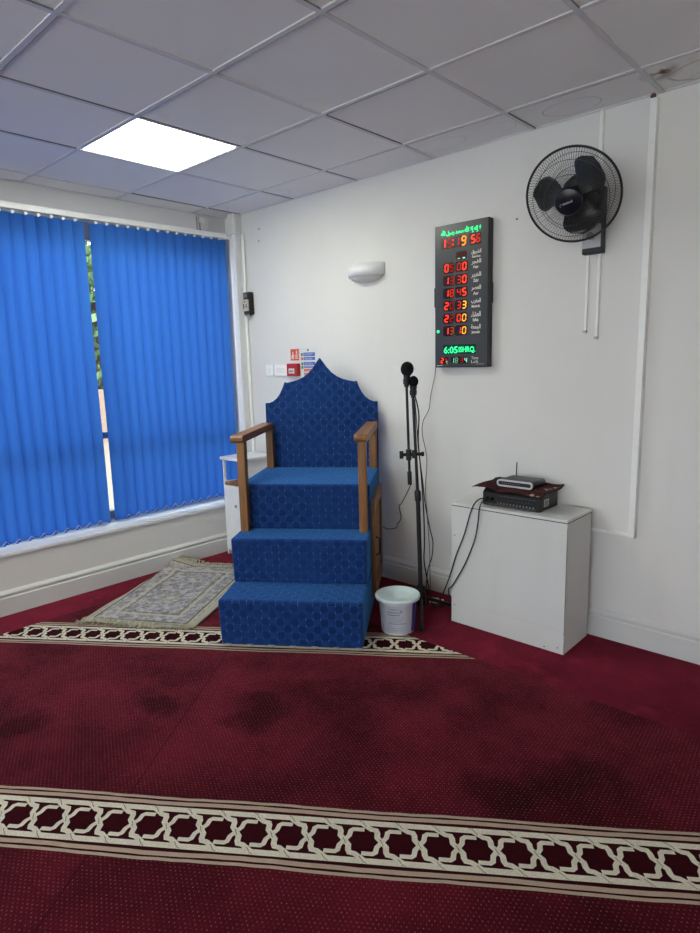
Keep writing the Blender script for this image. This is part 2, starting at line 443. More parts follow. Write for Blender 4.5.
def smooth_path(pts, k=6):
    """Catmull-Rom through the points"""
    P = [Vector(p) for p in pts]; P = [P[0] * 2 - P[1]] + P + [P[-1] * 2 - P[-2]]
    out = []
    for i in range(1, len(P) - 2):
        for j in range(k):
            t = j / k
            out.append(0.5 * ((2 * P[i]) + (-P[i - 1] + P[i + 1]) * t + (2 * P[i - 1] - 5 * P[i] + 4 * P[i + 1] - P[i + 2]) * t * t + (-P[i - 1] + 3 * P[i] - 3 * P[i + 1] + P[i + 2]) * t ** 3))
    out.append(P[-2]); return out

def text_mesh(name, body, size, mat, parent, loc, width=None, height=None, depth=0.0006, shear=0.0, bold=0.0):
    """letters standing on a surface that faces -y; loc is the lower left corner; width/height stretch the block to a size"""
    cu = bpy.data.curves.new(name, 'FONT'); cu.body = body; cu.size = size; cu.extrude = depth / 2; cu.shear = shear; cu.resolution_u = 2; cu.offset = bold * size
    t = bpy.data.objects.new(name, cu); COL.objects.link(t)
    dg = bpy.context.evaluated_depsgraph_get(); dg.update()
    me = bpy.data.meshes.new_from_object(t.evaluated_get(dg))
    bpy.data.objects.remove(t)
    xs = [v.co.x for v in me.vertices]; ys = [v.co.y for v in me.vertices]
    x0, x1, y0, y1 = min(xs), max(xs), min(ys), max(ys)
    kx = width / (x1 - x0) if width else 1.0; ky = height / (y1 - y0) if height else (kx if width else 1.0)
    for v in me.vertices:
        v.co = Vector(((v.co.x - x0) * kx, -v.co.z - depth / 2, (v.co.y - y0) * ky))
    me.materials.clear(); me.materials.append(mat)
    for p in me.polygons: p.material_index = 0
    me.update(); me.name = name
    o = bpy.data.objects.new(name, me); COL.objects.link(o); o.parent = parent; o.location = loc
    return o

# ================================================================== THE SETTING
X1, Y1 = 6.2, -6.6
mb = MB(); mb.box((-0.30, Y1, -0.08), (X1, 0.0, 0.0))
struct(mb.build('floor', M['plain_carpet']), 'plain deep red carpet floor')
mb = MB(); mb.box((-0.4, 0.0, -0.08), (X1 + .1, 0.12, H + .12)); struct(mb.build('wall_back', M['wall']))
mb = MB(); mb.box((-0.4, Y1, -0.08), (0.0, 0.0, 0.352)); mb.box((-0.4, Y1, 2.43), (-0.225, 0.0, H + .12)); mb.box((-0.4, Y1, 0.352), (-0.10, -4.3, 2.43))
struct(mb.build('wall_left', M['wall']))
mb = MB(); mb.box((X1, Y1, -0.08), (X1 + .1, 0.0, H + .12)); struct(mb.build('wall_right', M['wall']))
mb = MB(); mb.box((-0.4, Y1 - .1, -0.08), (X1 + .1, Y1, 0.55)); mb.box((-0.4, Y1 - .1, 2.45), (X1 + .1, Y1, H + .12)); mb.box((-0.4, Y1 - .1, .55), (0.6, Y1, 2.45)); mb.box((5.8, Y1 - .1, .55), (X1 + .1, Y1, 2.45))
struct(mb.build('wall_front', M['wall']))
mb = MB(); mb.box((.6, Y1 - .07, .55), (5.8, Y1 - .02, .61)); mb.box((.6, Y1 - .07, 2.39), (5.8, Y1 - .02, 2.45))  # window added behind the viewpoint to fill room and ceiling with light
for xx in (.6, 1.88, 3.17, 4.46, 5.74): mb.box((xx, Y1 - .07, .61), (xx + .06, Y1 - .02, 2.39))
w2_ = struct(mb.build('added_fill_window', M['gloss']))
mb = MB(); mb.box((.64, Y1 - .048, .60), (5.76, Y1 - .042, 2.40)); o = mb.build('pane', M['glass'], w2_); o['kind'] = 'structure'

# window: sill, frame, panes
mb = MB(); mb.box((-0.34, -4.3, 0.352), (0.012, 0.0, 0.374)); o = struct(mb.build('trim_1', M['white'], bevel=0.004)); o['label'] = 'white window sill'
mb = MB()
fx0, fx1 = -0.345, -0.285
mb.box((fx0, -4.3, 0.374), (fx1, 0.0, 0.43)); mb.box((fx0, -4.3, 2.30), (fx1, 0.0, 2.43))
for yy in (-0.05, -1.16, -2.22, -3.28, -4.28): mb.box((fx0, yy - .03, 0.43), (fx1, yy + .03, 2.30))
mb.box((fx0 + .003, -4.3, 0.955), (fx1 - .003, 0.0, 1.00))
win = struct(mb.build('window_1', simple('grey_window_frame', (0.30, 0.30, 0.31), 0.4), bevel=0.003))
mb = MB(); mb.box((-0.318, -4.28, 0.41), (-0.312, -0.03, 2.32)); o = mb.build('pane', M['glass'], win); o['kind'] = 'structure'

# baseboards with a moulded top
def skirt(name, axis, a, b):
    pr = [(0, 0), (-.022, 0), (-.022, .104), (-.015, .110), (-.015, .116), (-.019, .121), (-.019, .131), (-.012, .140), (-.006, .147), (0, .147)]
    mb = MB()
    if axis == 'x': mb.prism([(-p[0], p[1]) for p in pr], 'y', a, b)
    else: mb.prism([(p[0], p[1]) for p in pr], 'x', a, b)
    return struct(mb.build(name, M['gloss']))
skirt('baseboard_back', 'y', 0.0, X1)
skirt('baseboard_left', 'x', Y1, 0.0)

# ceiling: tiles laid in a grid, each a touch uneven
gx = [2.974 + 0.6 * k for k in range(-5, 7)]; gy = [0.0] + [-0.312 - 0.6 * k for k in range(0, 12)]
gxx = [-0.225] + [g for g in gx if g > -0.1] ; gxx = [g for g in gxx if g < X1] + [X1]
gyy = [g for g in gy if g > Y1] + [Y1]
lamps = {(0.574, -0.912)}
lamp_cells = [(0.574, -0.912), (0.574, -3.312), (0.574, -5.712), (2.974, -5.712), (5.374, -5.712)]  # first cell is the lamp in view, the others are added fill
def is_lamp(x, y): return any(abs(x - a) < .02 and abs(y - b) < .02 for a, b in lamp_cells)
mb = MB()
for i in range(len(gxx) - 1):
    for j in range(len(gyy) - 1):
        if is_lamp(gxx[i], gyy[j]): continue
        g = 0.0020
        dz = random.uniform(0, 0.003)
        mb.box((gxx[i] + (g if i else 0), gyy[j + 1] + g, H + dz), (gxx[i + 1] - g, gyy[j] - (g if j else 0), H + 0.02))
mb.box((-0.4, Y1, H + 0.075), (X1, 0.0, H + 0.12))
struct(mb.build('ceiling', [M['ceiling']], bevel=0.0))
mb = MB(); w = 0.0105
for x in gxx[1:-1]: mb.box((x - w, Y1, H - 0.004), (x + w, 0.0, H + 0.0035))
for k, y in enumerate(gyy[1:-1]):
    mb.box((-0.225, y - w, H - 0.0035), (X1, y + w, H + 0.003))
mb.box((-0.225, -0.012, H - 0.003), (X1, -0.0, H + 0.003)); mb.box((-0.225, Y1, H - 0.003), (-0.21, 0, H + 0.003))
o = struct(mb.build('trim_2', M['grid'])); o['label'] = 'ceiling grid'
mb = MB()
for k, y in enumerate(gyy[1:-1]):
    for i in range(len(gxx) - 1):
        if random.random() < 0.5: mb.box((gxx[i] + .02, y + w, H - 0.0045), (gxx[i + 1] - .01, y + w + random.uniform(.001, .003), H + 0.001))
for i, x in enumerate(gxx[1:-1]):
    for j in range(len(gyy) - 1):
        if random.random() < 0.4: mb.box((x + w, gyy[j + 1] + .02, H - 0.0045), (x + w + random.uniform(.001, .003), gyy[j] - .01, H + 0.001))
o = struct(mb.build('trim_3', simple('ceiling_gap', (0.22, 0.22, 0.225), 0.9))); o['label'] = 'thin dark gaps beside the ceiling grid'

# ------------------------------------------------------------------ ceiling lamps
lamp_m = emit('lit_panel', (0.98, 1.0, 0.86), PANEL)
lamp_fill = emit('added_fill_panel', (1.0, 0.95, 0.83), PANEL_FILL)  # for the added lamps out of view that brighten the room
for k, (lx, ly) in enumerate(lamp_cells):
    r = thing('ceiling_light', 'lit square mint white panel light set in the ceiling by the window' if k == 0 else 'added square fill light set in the ceiling grid behind the viewpoint', 'light', (lx + .3, ly - .3, H), 0, None if k == 0 else 'added fill panels behind the viewpoint')
    MB().box((-.281, -.281, 0.0), (.281, .281, 0.004)).build('diffuser', lamp_m if k == 0 else lamp_fill, r)
    f = MB()
    for a, b in (((-.289, -.289), (.289, -.281)), ((-.289, .281), (.289, .289)), ((-.289, -.281), (-.281, .281)), ((.281, -.281), (.289, .281))):
        f.box((a[0], a[1], -0.001), (b[0], b[1], 0.03))
    f.box((-.289, -.289, .03), (.289, .289, .034))
    f.build('frame', M['grid'], r)

# ================================================================== FITTED PRAYER CARPET
def clip_poly(poly, n, d):
    """keep the side n.p <= d"""
    out = []
    for i in range(len(poly)):
        a, b = poly[i], poly[(i + 1) % len(poly)]
        da = n[0] * a[0] + n[1] * a[1] - d; db = n[0] * b[0] + n[1] * b[1] - d
        if da <= 0: out.append(a)
        if (da <= 0) != (db <= 0):
            t = da / (da - db); out.append((a[0] + (b[0] - a[0]) * t, a[1] + (b[1] - a[1]) * t))
    return out
XL = 0.300
def y_cut(x): return -0.655 + 0.028 * max(0, x - 2.4)
CLIPS = [((-1, 0), -XL), ((0, 1), -0.648), ((-0.045, 1.0), -0.7355)]
def clip_all(p):
    for n, d in CLIPS:
        p = clip_poly(p, n, d)
        if len(p) < 3: return None
    return p
car = thing('prayer_carpet', 'fitted deep red carpet with fine dots and two cream star bands', 'carpet', (0, 0, 0))
base = clip_all([(0.2, Y1 + .01), (X1 - .01, Y1 + .01), (X1 - .01, -0.1), (0.2, -0.1)])
mb = MB(); mb.prism(base, 'z', 0.0, 0.004); mb.build('dotted_field', M['dot_carpet'], car)

def to_xy(s, t): return (s * CA - t * SA, s * SA + t * CA)
def band(tc, s0, s1, phase):
    """cream interlaced band centred on t=tc; flat woven strips lying on the carpet"""
    Wd = 0.265; Lp = 0.1145
    out = MB(); z0 = 0.0042
    def strip(pts, w, mi, z):
        P = [Vector((a, b)) for a, b in pts]; L = []; R_ = []
        for i, p in enumerate(P):
            d1 = (P[i] - P[i - 1]).normalized() if i else (P[1] - P[0]).normalized()
            d2 = (P[i + 1] - P[i]).normalized() if i < len(P) - 1 else d1
            nrm = Vector((-(d1 + d2).y, (d1 + d2).x)); nrm.normalize()
            k = 1.0 / max(0.55, nrm.dot(Vector((-d1.y, d1.x))))
            L.append(p + nrm * w / 2 * k); R_.append(p - nrm * w / 2 * k)
        for i in range(len(P) - 1):
            q = [to_xy(*v) for v in (R_[i], R_[i + 1], L[i + 1], L[i])]
            q = clip_all(q)
            if q: out.add([(x, y, z) for x, y in q], [tuple(range(len(q)))], mi)
    def wavy(t, w, mi, z):
        n = int((s1 - s0) / 0.05); pts = []
        for i in range(n + 1):
            s = s0 + (s1 - s0) * i / n
            pts.append((s, t + 0.0025 * sin(s * 9.0) + random.uniform(-.0012, .0012)))
        strip(pts, w, mi, z)
    half = Wd / 2
    wavy(tc, Wd, 2, z0)
    for sg in (-1, 1):
        wavy(tc + sg * (half - 0.0060), 0.0115, 1, z0 + .0006)
        wavy(tc + sg * (half - 0.0275), 0.0165, 1, z0 + .0006)
    R, I = 0.075, 0.047
    wr, wi = 0.0215, 0.0155
    k0 = int((s0 - phase) / Lp) - 1; k1 = int((s1 - phase) / Lp) + 1
    for k in range(k0, k1):
        c = phase + k * Lp
        if c < s0 or c > s1: continue
        for sg in (1, -1):
            f = lambda pts: [(c + sg * a * Lp / 195, tc + sg * b * 1.0) for a, b in pts]
            # inner strap that comes up from the crossing and slips beneath the rail
            strip(f([(0, 0), (22, .020), (26, .040), (40, I), (98, I)]), wi, 0, z0 + .0010)
        for sg in (1, -1):
            f = lambda pts: [(c + sg * a * Lp / 195, tc + sg * b * 1.0) for a, b in pts]
            dive = [(-305, R), (-112, R), (-62, I + .004), (-36, I), (-27, .036), (-25, .018), (0, 0)]
            strip(f(dive[:2]), wr, 0, z0 + .0012)
            strip(f([(-120, R - .0005), (-62, I + .003), (-36, I), (-27, .036), (-25, .018), (0, 0)]), wi + .002, 0, z0 + .0014)
            strip(f([(-130, R + .0095), (-112, R + .002), (-88, I + .012)]), 0.0022, 3, z0 + .0017)
        strip([(c - .006, tc + .011), (c + .006, tc - .013)], 0.0022, 3, z0 + .0018)
    o = out.build('woven_band', [M['cream_yarn'], M['tan_yarn'], M['dark_yarn'], M['cut_yarn']], car)
    return o
band(-3.1555, -1.2, 6.2, 1.3767)
band(-1.8185, -1.6, 2.6, 1.3767 - 0.152)

# ================================================================== PULPIT
TH = 0.6137
pul = thing('stepped_pulpit', 'blue carpeted wooden pulpit with three steps, pointed back and pine armrests', 'pulpit', (1.350, -1.357, 0.0042), TH)
Wp, h1, h2, h3, d1, d2, d3 = 0.756, 0.248, 0.500, 0.765, 0.255, 0.202, 0.585
b2, b3, D = d1, d1 + d2, d1 + d2 + d3
def stepbox(name, b0, b1, z0, z1, lean=0.006):
    mb = MB()
    vs = [(0.004, b0 + lean, z0), (Wp - .004, b0 + lean, z0), (Wp - .004, b1, z0), (0.004, b1, z0), (0, b0 - .004, z1 - .02), (Wp, b0 - .004, z1 - .02), (Wp, b1, z1 - .02), (0, b1, z1 - .02), (0, b0 - .004, z1), (Wp, b0 - .004, z1), (Wp, b1, z1), (0, b1, z1)]
    fs = [(0, 3, 2, 1), (0, 1, 5, 4), (1, 2, 6, 5), (2, 3, 7, 6), (3, 0, 4, 7), (4, 5, 9, 8), (5, 6, 10, 9), (6, 7, 11, 10), (7, 4, 8, 11), (8, 9, 10, 11)]
    mb.add(vs, fs); return mb.build(name, M['blue'], pul, bevel=0.012, seg=3)
stepbox('step', 0.0, D, 0.0, h1)
stepbox('step', b2, D, h1 - .001, h2)
stepbox('seat', b3, D, h2 - .001, h3)
# backrest: ogee headed board
prof = [(0.370, 1.190), (0.345, 1.190), (0.318, 1.200), (0.290, 1.222), (0.268, 1.252), (0.250, 1.288), (0.236, 1.325), (0.226, 1.318), (0.190, 1.325), (0.150, 1.336), (0.110, 1.354), (0.075, 1.380), (0.045, 1.412), (0.020, 1.448), (0.0, 1.475)]
cx = 0.387
pts = [(cx - a, z) for a, z in prof] + [(cx + a, z) for a, z in prof[-2::-1]]
pts = pts + [(cx + 0.369, h3 - .005), (cx - 0.372, h3 - .005)]
mb = MB(); mb.prism(pts, 'y', D + .002, D + .030); mb.box((0.0, D + .0, 0.0), (Wp, D + .022, h3 - .003))
mb.build('backrest', M['blue'], pul, bevel=0.004)
# pale edge binding of the backrest
def armrest(a0, a1, p0, p1, q0, q1, name='armrest'):
    mb = MB(); f = b3 - .092; zt = 1.056; zb = 1.014
    pr = [(f, zb + .012), (f, zt - .014), (f + .014, zt), (D - .002, zt + .006), (D - .002, zb + .006), (f + .012, zb)]
    mb.prism(pr, 'x', a0, a1)
    arm = mb.build(name, M['wood_y'], pul, bevel=0.004)
    MB().box((p0, b3 - .058, h2 - .002), (p1, b3 - .004, zb + .002)).build('post', M['wood_z'], arm, bevel=0.003)
    MB().box((q0, D - .062, h3 - .002), (q1, D - .006, zb + .006)).build('post', M['wood_z'], arm, bevel=0.003)
armrest(-0.010, 0.064, 0.014, 0.060, 0.026, 0.072)
armrest(0.684, 0.756, 0.700, 0.744, 0.704, 0.750)
mb = MB(); b0, b1, z0, z1 = 0.50, 1.000, 0.075, 0.665
x0, x1 = Wp + .001, Wp + .022
fr = 0.075
mb.box((x0, b0, z0), (x1, b0 + fr, z1)); mb.box((x0, b1 - fr, z0), (x1, b1, z1)); mb.box((x0, b0 + fr, z0), (x1, b1 - fr, z0 + fr)); mb.box((x0, b0 + fr, z1 - fr), (x1, b1 - fr, z1))
mb.box((x0, b0 + fr, z0 + fr), (x0 + .008, b1 - fr, z1 - fr)); mb.box((x0 + .006, b0 + fr + .03, z0 + fr + .03), (x0 + .014, b1 - fr - .03, z1 - fr - .03))
door = mb.build('door', M['wood_z'], pul, bevel=0.003)
mb = MB(); mb.tube([(x1, b0 + .04, .33), (x1 + .022, b0 + .04, .335), (x1 + .022, b0 + .04, .43), (x1, b0 + .04, .435)], .005, 8); lab(mb.build('door_handle', M['black'], door), 'dark metal bar handle')

# ================================================================== SMALL CORNER CABINET
sc_ = thing('corner_cabinet', 'narrow white cabinet with open top shelf standing by the window corner behind the pulpit', 'cabinet', (0.080, -0.375, 0.0))
cw, cd, ch = 0.235, 0.300, 0.766
MB().box((-.014, -.014, ch - .022), (cw + .014, cd, ch)).build('top', M['white'], sc_, bevel=0.004)
MB().box((cw - .016, 0.0, 0.0), (cw, cd, ch - .022)).build('side_panel', M['white'], sc_, bevel=0.002)
mb = MB(); mb.prism([(0, 0), (cd, 0), (cd, ch - .022), (cd - .03, ch - .022), (cd - .05, .70), (cd - .12, .66), (cd - .12, .575), (.02, .575), (.02, ch - .022), (0, ch - .022)], 'x', 0.0, .016); mb.build('side_panel', M['white'], sc_, bevel=0.002)
MB().box((.016, cd - .012, 0.0), (cw - .016, cd, 0.575)).build('back_panel', M['white'], sc_)
lab(MB().box((.016, 0.002, .555), (cw - .016, cd - .012, .572)).build('shelf', M['wood_y'], sc_), 'bare wood shelf')
MB().box((.016, 0.01, .03), (cw - .016, cd - .012, .045)).build('base_panel', M['white'], sc_)
mb = MB(); mb.box((.018, -.002, .045), (cw - .018, .014, .550))
for k in range(5): mb.box((.05 + k * .032, -.0035, .07), (.052 + k * .032, -.001, .52))
dr = mb.build('door', M['white'], sc_, bevel=0.002)
mb = MB(); mb.cyl((.150, -.002, .400), (.150, -.014, .400), .004, 10); mb.lathe([(0, .0), (.010, .002), (.013, .008), (.009, .014), (0, .016)], seg=16); 
k_ = MB(); k_.lathe([(0.0001, .0), (.009, .001), (.012, .007), (.008, .013), (0.0001, .015)], seg=16); k_.xf(Matrix.Translation((.150, -.004, .400)) @ Matrix.Rotation(radians(90), 4, 'X')); lab(k_.build('knob', M['steel'], dr), 'small metal knob')

# ================================================================== PRAYER RUG
RA = radians(31.5)
rug = thing('prayer_rug', 'pale cream prayer rug with lavender floral weave and fringed ends', 'rug', (0.488, -1.722, 0.008), RA)
RW, RL = 0.70, 1.04
def rug_z(x, y):
    z = 0.004 * (sin(x * 9 + y * 4) * .5 + .5) + 0.003 * (sin(y * 13) * .5 + .5)
    wx, wy = 0.488 + x * cos(RA) - y * sin(RA), 0
    if wx < 0.13: z += (0.13 - wx) * 0.28
    return z
def rug_pt(x, y, extra=0.0):
    sx = x - 0.035 * (y / RL) + 0.004 * sin(y * 17)
    return (sx + 0.115 * (y / RL), y + 0.006 * sin(x * 11), rug_z(x, y) + extra)
mb = MB(); nx, ny = 36, 54
vs = [rug_pt(RW * i / nx, RL * j / ny) for j in range(ny + 1) for i in range(nx + 1)]
fs = [(j * (nx + 1) + i, j * (nx + 1) + i + 1, (j + 1) * (nx + 1) + i + 1, (j + 1) * (nx + 1) + i) for j in range(ny) for i in range(nx)]
mb.add(vs, fs, 0, True)
mb.build('woven_field', M['rug'], rug, solid=0.007)
for end in (0, 1):
    mb = MB()
    n = 150
    for i in range(n):
        x = RW * (i + .5) / n
        x2 = min(max(x + random.uniform(-.018, .018), -.01), RW + .02)
        y0 = RL - .004 if end else .004
        L_ = random.uniform(.028, .060) * (1 if end else -1)
        if not end: L_ *= 0.75
        p0 = rug_pt(x, y0); 
        fold = random.random() < (0.35 if not end else 0.15)
        if fold: L_ = -L_
        p1 = rug_pt(x2, y0 + L_ * .5, .010 + random.uniform(0, .008)); p2 = rug_pt(x2 + random.uniform(-.01, .01), y0 + L_, .004 + (.006 if fold else -.002) + random.uniform(0, .004))
        mb.tube([p0, p1, p2], [.0030, .0026, .0014], 5)
    mb.build('fringe', M['fringe'], rug)

# ================================================================== BUCKET
bk = thing('plastic_bucket', 'white plastic tub with a printed label and lid beside the pulpit', 'bucket', (1.952, -0.620, 0.0045))
K = 0.755; KZ = 0.905
prof = [(0.0001, 0.0), (.112, 0.0), (.118, .006), (.136, .212), (.136, .214), (.132, .214), (.0001, .210)]
MB().lathe([(r * K, z * KZ) for r, z in prof], seg=56).build('tub', M['white'], bk)
prof = [(.130, .200), (.157, .203), (.161, .212), (.161, .221), (.156, .226), (.146, .226), (.139, .216), (.060, .2145), (.0001, .2145)]
lab(MB().lathe([(r * K, z * KZ) for r, z in prof], seg=56).build('lid', simple('pale_aqua_lid', (0.62, 0.74, 0.74), 0.3, 0.5), bk), 'pale aqua tinted rim and sunken lid')
ac = math.atan2(-3.108 + 0.635, 3.933 - 1.925)        # towards the viewer
def rlab(z): return (.118 + (.136 - .118) * (z - .006) / .206) * K
def label_patch(a0, a1, z0, z1, off, mat, name, parent, seg=24):
    m_ = MB(); m_.lathe([(rlab(z0) + off, z0 * KZ), (rlab(z1) + off, z1 * KZ)], seg=seg, a0=a0, a1=a1); return m_.build(name, mat, parent)
lb = label_patch(ac - 1.15, ac + .86, .014, .190, .0012, simple('grey_label_paper', (0.50, 0.50, 0.56), 0.6), 'label', bk); lab(lb, 'pale grey printed label')
vio = label_patch(ac + .86, ac + 1.7, .012, .192, .0013, simple('violet_print', (0.035, 0.022, 0.20), 0.5), 'label', bk); lab(vio, 'deep violet printed side')
random.seed(4)
rows = [(.166, -.55, .05, .0030), (.156, .10, .22, .006), (.146, -.65, .22, .0045), (.130, -.60, .10, .0045), (.116, -.35, .35, .0018), (.102, -.40, .26, .0022), (.089, -.40, .30, .0018), (.076, -.55, .48, .003), (.048, -.45, .3, .0012), (.034, -.4, .34, .0018)]
for z, a0, a1, h in rows:
    a = a0; mb = MB()
    while a < a1:
        w_ = random.uniform(.015, .06)
        m2 = MB().lathe([(rlab(z) + .0016, z * KZ), (rlab(z) + .0016, (z + h) * KZ)], seg=3, a0=ac + a, a1=ac + min(a + w_, a1)); mb.add(m2.v, m2.f)
        a += w_ + .012
    mb.build('text_line', simple('dark_print', (0.07, 0.07, 0.10), 0.7), lb)
random.seed(11)
pth = smooth_path([(1.62, -0.20, .008), (1.66, -.30, .010), (1.70, -.40, .012), (1.76, -.50, .008)], 6)
tag(MB().tube(pth, .0028, 6).build('white_cord', M['white']), 'thin white cord trailing on the floor behind the white tub', 'cord')

# ================================================================== BOXED CUPBOARD
bx = thing('boxed_cupboard', 'large plain white boxed cupboard standing against the back wall', 'cupboard', (2.108, -0.335, 0.0))
bw, bd, bh = 0.650, 0.288, 0.682
mw = mat_wall('white_painted_board', (0.66, 0.66, 0.63))
MB().box((0, 0, 0), (bw, .018, bh - .016)).build('front_panel', mw, bx, bevel=0.002)
MB().box((bw - .018, .0185, 0), (bw, bd, bh - .0165)).build('side_panel', mw, bx, bevel=0.002)
MB().box((0, .0185, 0), (.018, bd, bh - .0165)).build('side_panel', mw, bx, bevel=0.002)
MB().box((0, -.001, bh - .014), (bw + .001, bd, bh)).build('top_panel', mw, bx, bevel=0.002)
mb = MB(); mb.box((.002, -.0014, bh - .0172), (bw + .0012, bd - .004, bh - .0138)); mb.box((bw - .0008, -.0010, .10), (bw + .0008, .0006, .64))
mb.build('seam', M['dark_gap'], bx)
for x, z in ((.02, .50), (.02, .10), (.62, .03), (.55, .016)): MB().cyl((x, -.0006, z), (x, .001, z), .0035, 10).build('screw', M['dark_gap'], bx)
mb = MB(); mb.box((.002, -.0005, .121), (bw - .02, .0004, .1225)); mb.build('joint_line', simple('faint_joint', (.5, .5, .47), .7), bx)

# mixer amplifier on it
am = thing('mixer_amplifier', 'black mixer amplifier lying on the white cupboard', 'amplifier', (2.270, -0.285, 0.682))
aw, ad, ah = 0.322, 0.205, 0.095
mb = MB(); mb.prism([(0, .004), (ad, .004), (ad, ah), (.03, ah), (0.0, .072)], 'x', 0, aw); mb.build('case', simple('charcoal_case', (0.011, 0.011, 0.012), 0.5), am, bevel=0.003)
for x in (.02, aw - .02):
    for y in (.02, ad - .02): MB().cyl((x, y, 0.0), (x, y, .005), .008, 10).build('foot', M['black'], am)
for k in range(11):
    mb = MB(); mb.cyl((.095 + k * .019, -.002, .045), (.095 + k * .019, -.009, .045), .0052, 10); mb.box((.0945 + k * .019, -.0095, .045), (.0955 + k * .019, -.009, .050))
    mb.build('control_knob', simple('knob_grey', (.05, .05, .055), .4), am)
mb = MB()
for k in range(12): mb.cyl((.09 + k * .018, -.0005, .022), (.09 + k * .018, -.0025, .022), .0042, 10)
mb.box((.02, -.001, .012), (.30, -.0004, .0135)); mb.box((.095, -.001, .060), (.30, -.0004, .0608))
mb.build('sockets', M['steel'], am)
for k in range(2):
    mb = MB(); mb.cyl((.030 + k * .026, -.001, .040), (.030 + k * .026, -.028, .040), .0095, 14); mb.build('jack_plug', M['black'], am)
mb = MB(); mb.box((aw, .045, .022), (aw + .0008, .100, .060)); st = lab(mb.build('rating_sticker', simple('pale_sticker', (.42, .42, .42), .5), am), 'pale sticker on the side')
mb = MB()
for k in range(4): mb.box((aw + .0008, .052, .028 + k * .007), (aw + .0014, .094 - (k % 2) * .012, .031 + k * .007))
mb.build('print', simple('sticker_print', (.06, .06, .06), .6), st)
mb = MB(); mb.box((aw, .060, .070), (aw + .001, .100, .085)); mb.build('vent', M['black'], am)

# maroon mat draped over the amplifier
mat_ = thing('maroon_mat', 'maroon patterned prayer mat folded over the amplifier', 'mat', (2.268, -0.300, 0.7775))
mb = MB(); nx, ny = 40, 22
def mat_pt(u, v):
    x = -0.014 + 0.362 * u; y = -0.012 + 0.240 * v
    z = 0.006
    if x < 0.10: z += 0.006 * sin((0.10 - x) * 18)
    fr_ = max(0, 0.012 - y)                        # the part hanging forward
    z -= fr_ * (0.55 + 0.25 * sin(x * 17 + 1.0)) if x > .10 else fr_ * .1
    if y > .19: z += 0.25 * (y - .19)
    z += 0.003 * sin(x * 40 + y * 22) + .002
    if x < 0.0: z -= -x * .22 - .004
    y2 = y - 0.010 * sin(x * 9) - 0.018 * max(0, min(1, (0.10 - x) * 14))
    return (x, y2, z)
vs = [mat_pt(i / nx, j / ny) for j in range(ny + 1) for i in range(nx + 1)]
fs = [(j * (nx + 1) + i, j * (nx + 1) + i + 1, (j + 1) * (nx + 1) + i + 1, (j + 1) * (nx + 1) + i) for j in range(ny) for i in range(nx)]
mb.add(vs, fs, 0, True); mb.build('woven_field', M['maroon'], mat_, solid=0.005)
e_ = [mat_pt(1, j / ny) for j in range(ny + 1)]
mb = MB(); mb.tube(e_, .006, 6); mb.build('bound_edge', simple('dark_binding', (.035, .008, .010), .9), mat_)
mb = MB()
for i in range(34):
    p = Vector(mat_pt(0, i / 33)); mb.tube([p, p + Vector((-.012, random.uniform(-.003, .003), -.002)), p + Vector((-.024, random.uniform(-.004, .004), -.006))], .0012, 4)
mb.build('fringe', M['maroon'], mat_)

# router
rt = thing('wifi_router', 'dark grey router with silver framed front and aerial on the maroon mat', 'router', (2.340, -0.262, 0.7890))
def rrect(w, h, r, n=6, cx_=0, cz=0):
    out = []
    for (sx, sz, a) in ((1, 1, 0), (-1, 1, 90), (-1, -1, 180), (1, -1, 270)):
        for k in range(n + 1):
            t = radians(a + 90 * k / n); out.append((cx_ + sx * (w / 2 - r) + r * cos(t), cz + sz * (h / 2 - r) + r * sin(t)))
    return out
mb = MB(); mb.prism(rrect(.198, .034, .0165, 8, .099, .019), 'y', .006, .150, smooth=True); body = mb.build('body', simple('dark_grey_plastic', (.026, .027, .029), .4), rt, bevel=.003)
def ring(o_, i_, y0, y1, mb):
    n = len(o_); P = lambda p, y: (p[0], y, p[1])
    vs = [P(p, y0) for p in o_] + [P(p, y0) for p in i_] + [P(p, y1) for p in o_] + [P(p, y1) for p in i_]
    fs = []
    for k in range(n):
        j = (k + 1) % n
        fs += [(k, j, n + j, n + k), (2 * n + k, 3 * n + k, 3 * n + j, 2 * n + j), (k, 2 * n + k, 2 * n + j, j), (n + k, n + j, 3 * n + j, 3 * n + k)]
    mb.add(vs, fs)
mb = MB(); ring(rrect(.200, .036, .0175, 8, .099, .019), rrect(.184, .020, .0095, 8, .099, .019), -.002, .008, mb)
lab(mb.build('front_frame', simple('silver_plastic', (.62, .63, .64), .3, .5, .1), rt), 'silver frame')
mb = MB(); mb.prism(rrect(.185, .021, .010, 8, .099, .019), 'y', .002, .006); mb.build('front_screen', M['black'], rt)
mb = MB()
for k in range(9): mb.box((.028 + k * .012, .0012, .018), (.033 + k * .012, .0022, .0195))
mb.build('indicator_marks', simple('indicator_grey', (.35, .36, .37), .5), rt)
mb = MB(); mb.tube([(.034, .146, .020), (.032, .150, .040), (.032, .152, .108)], [.0045, .0036, .0030], 10); mb.build('aerial', M['black'], rt)

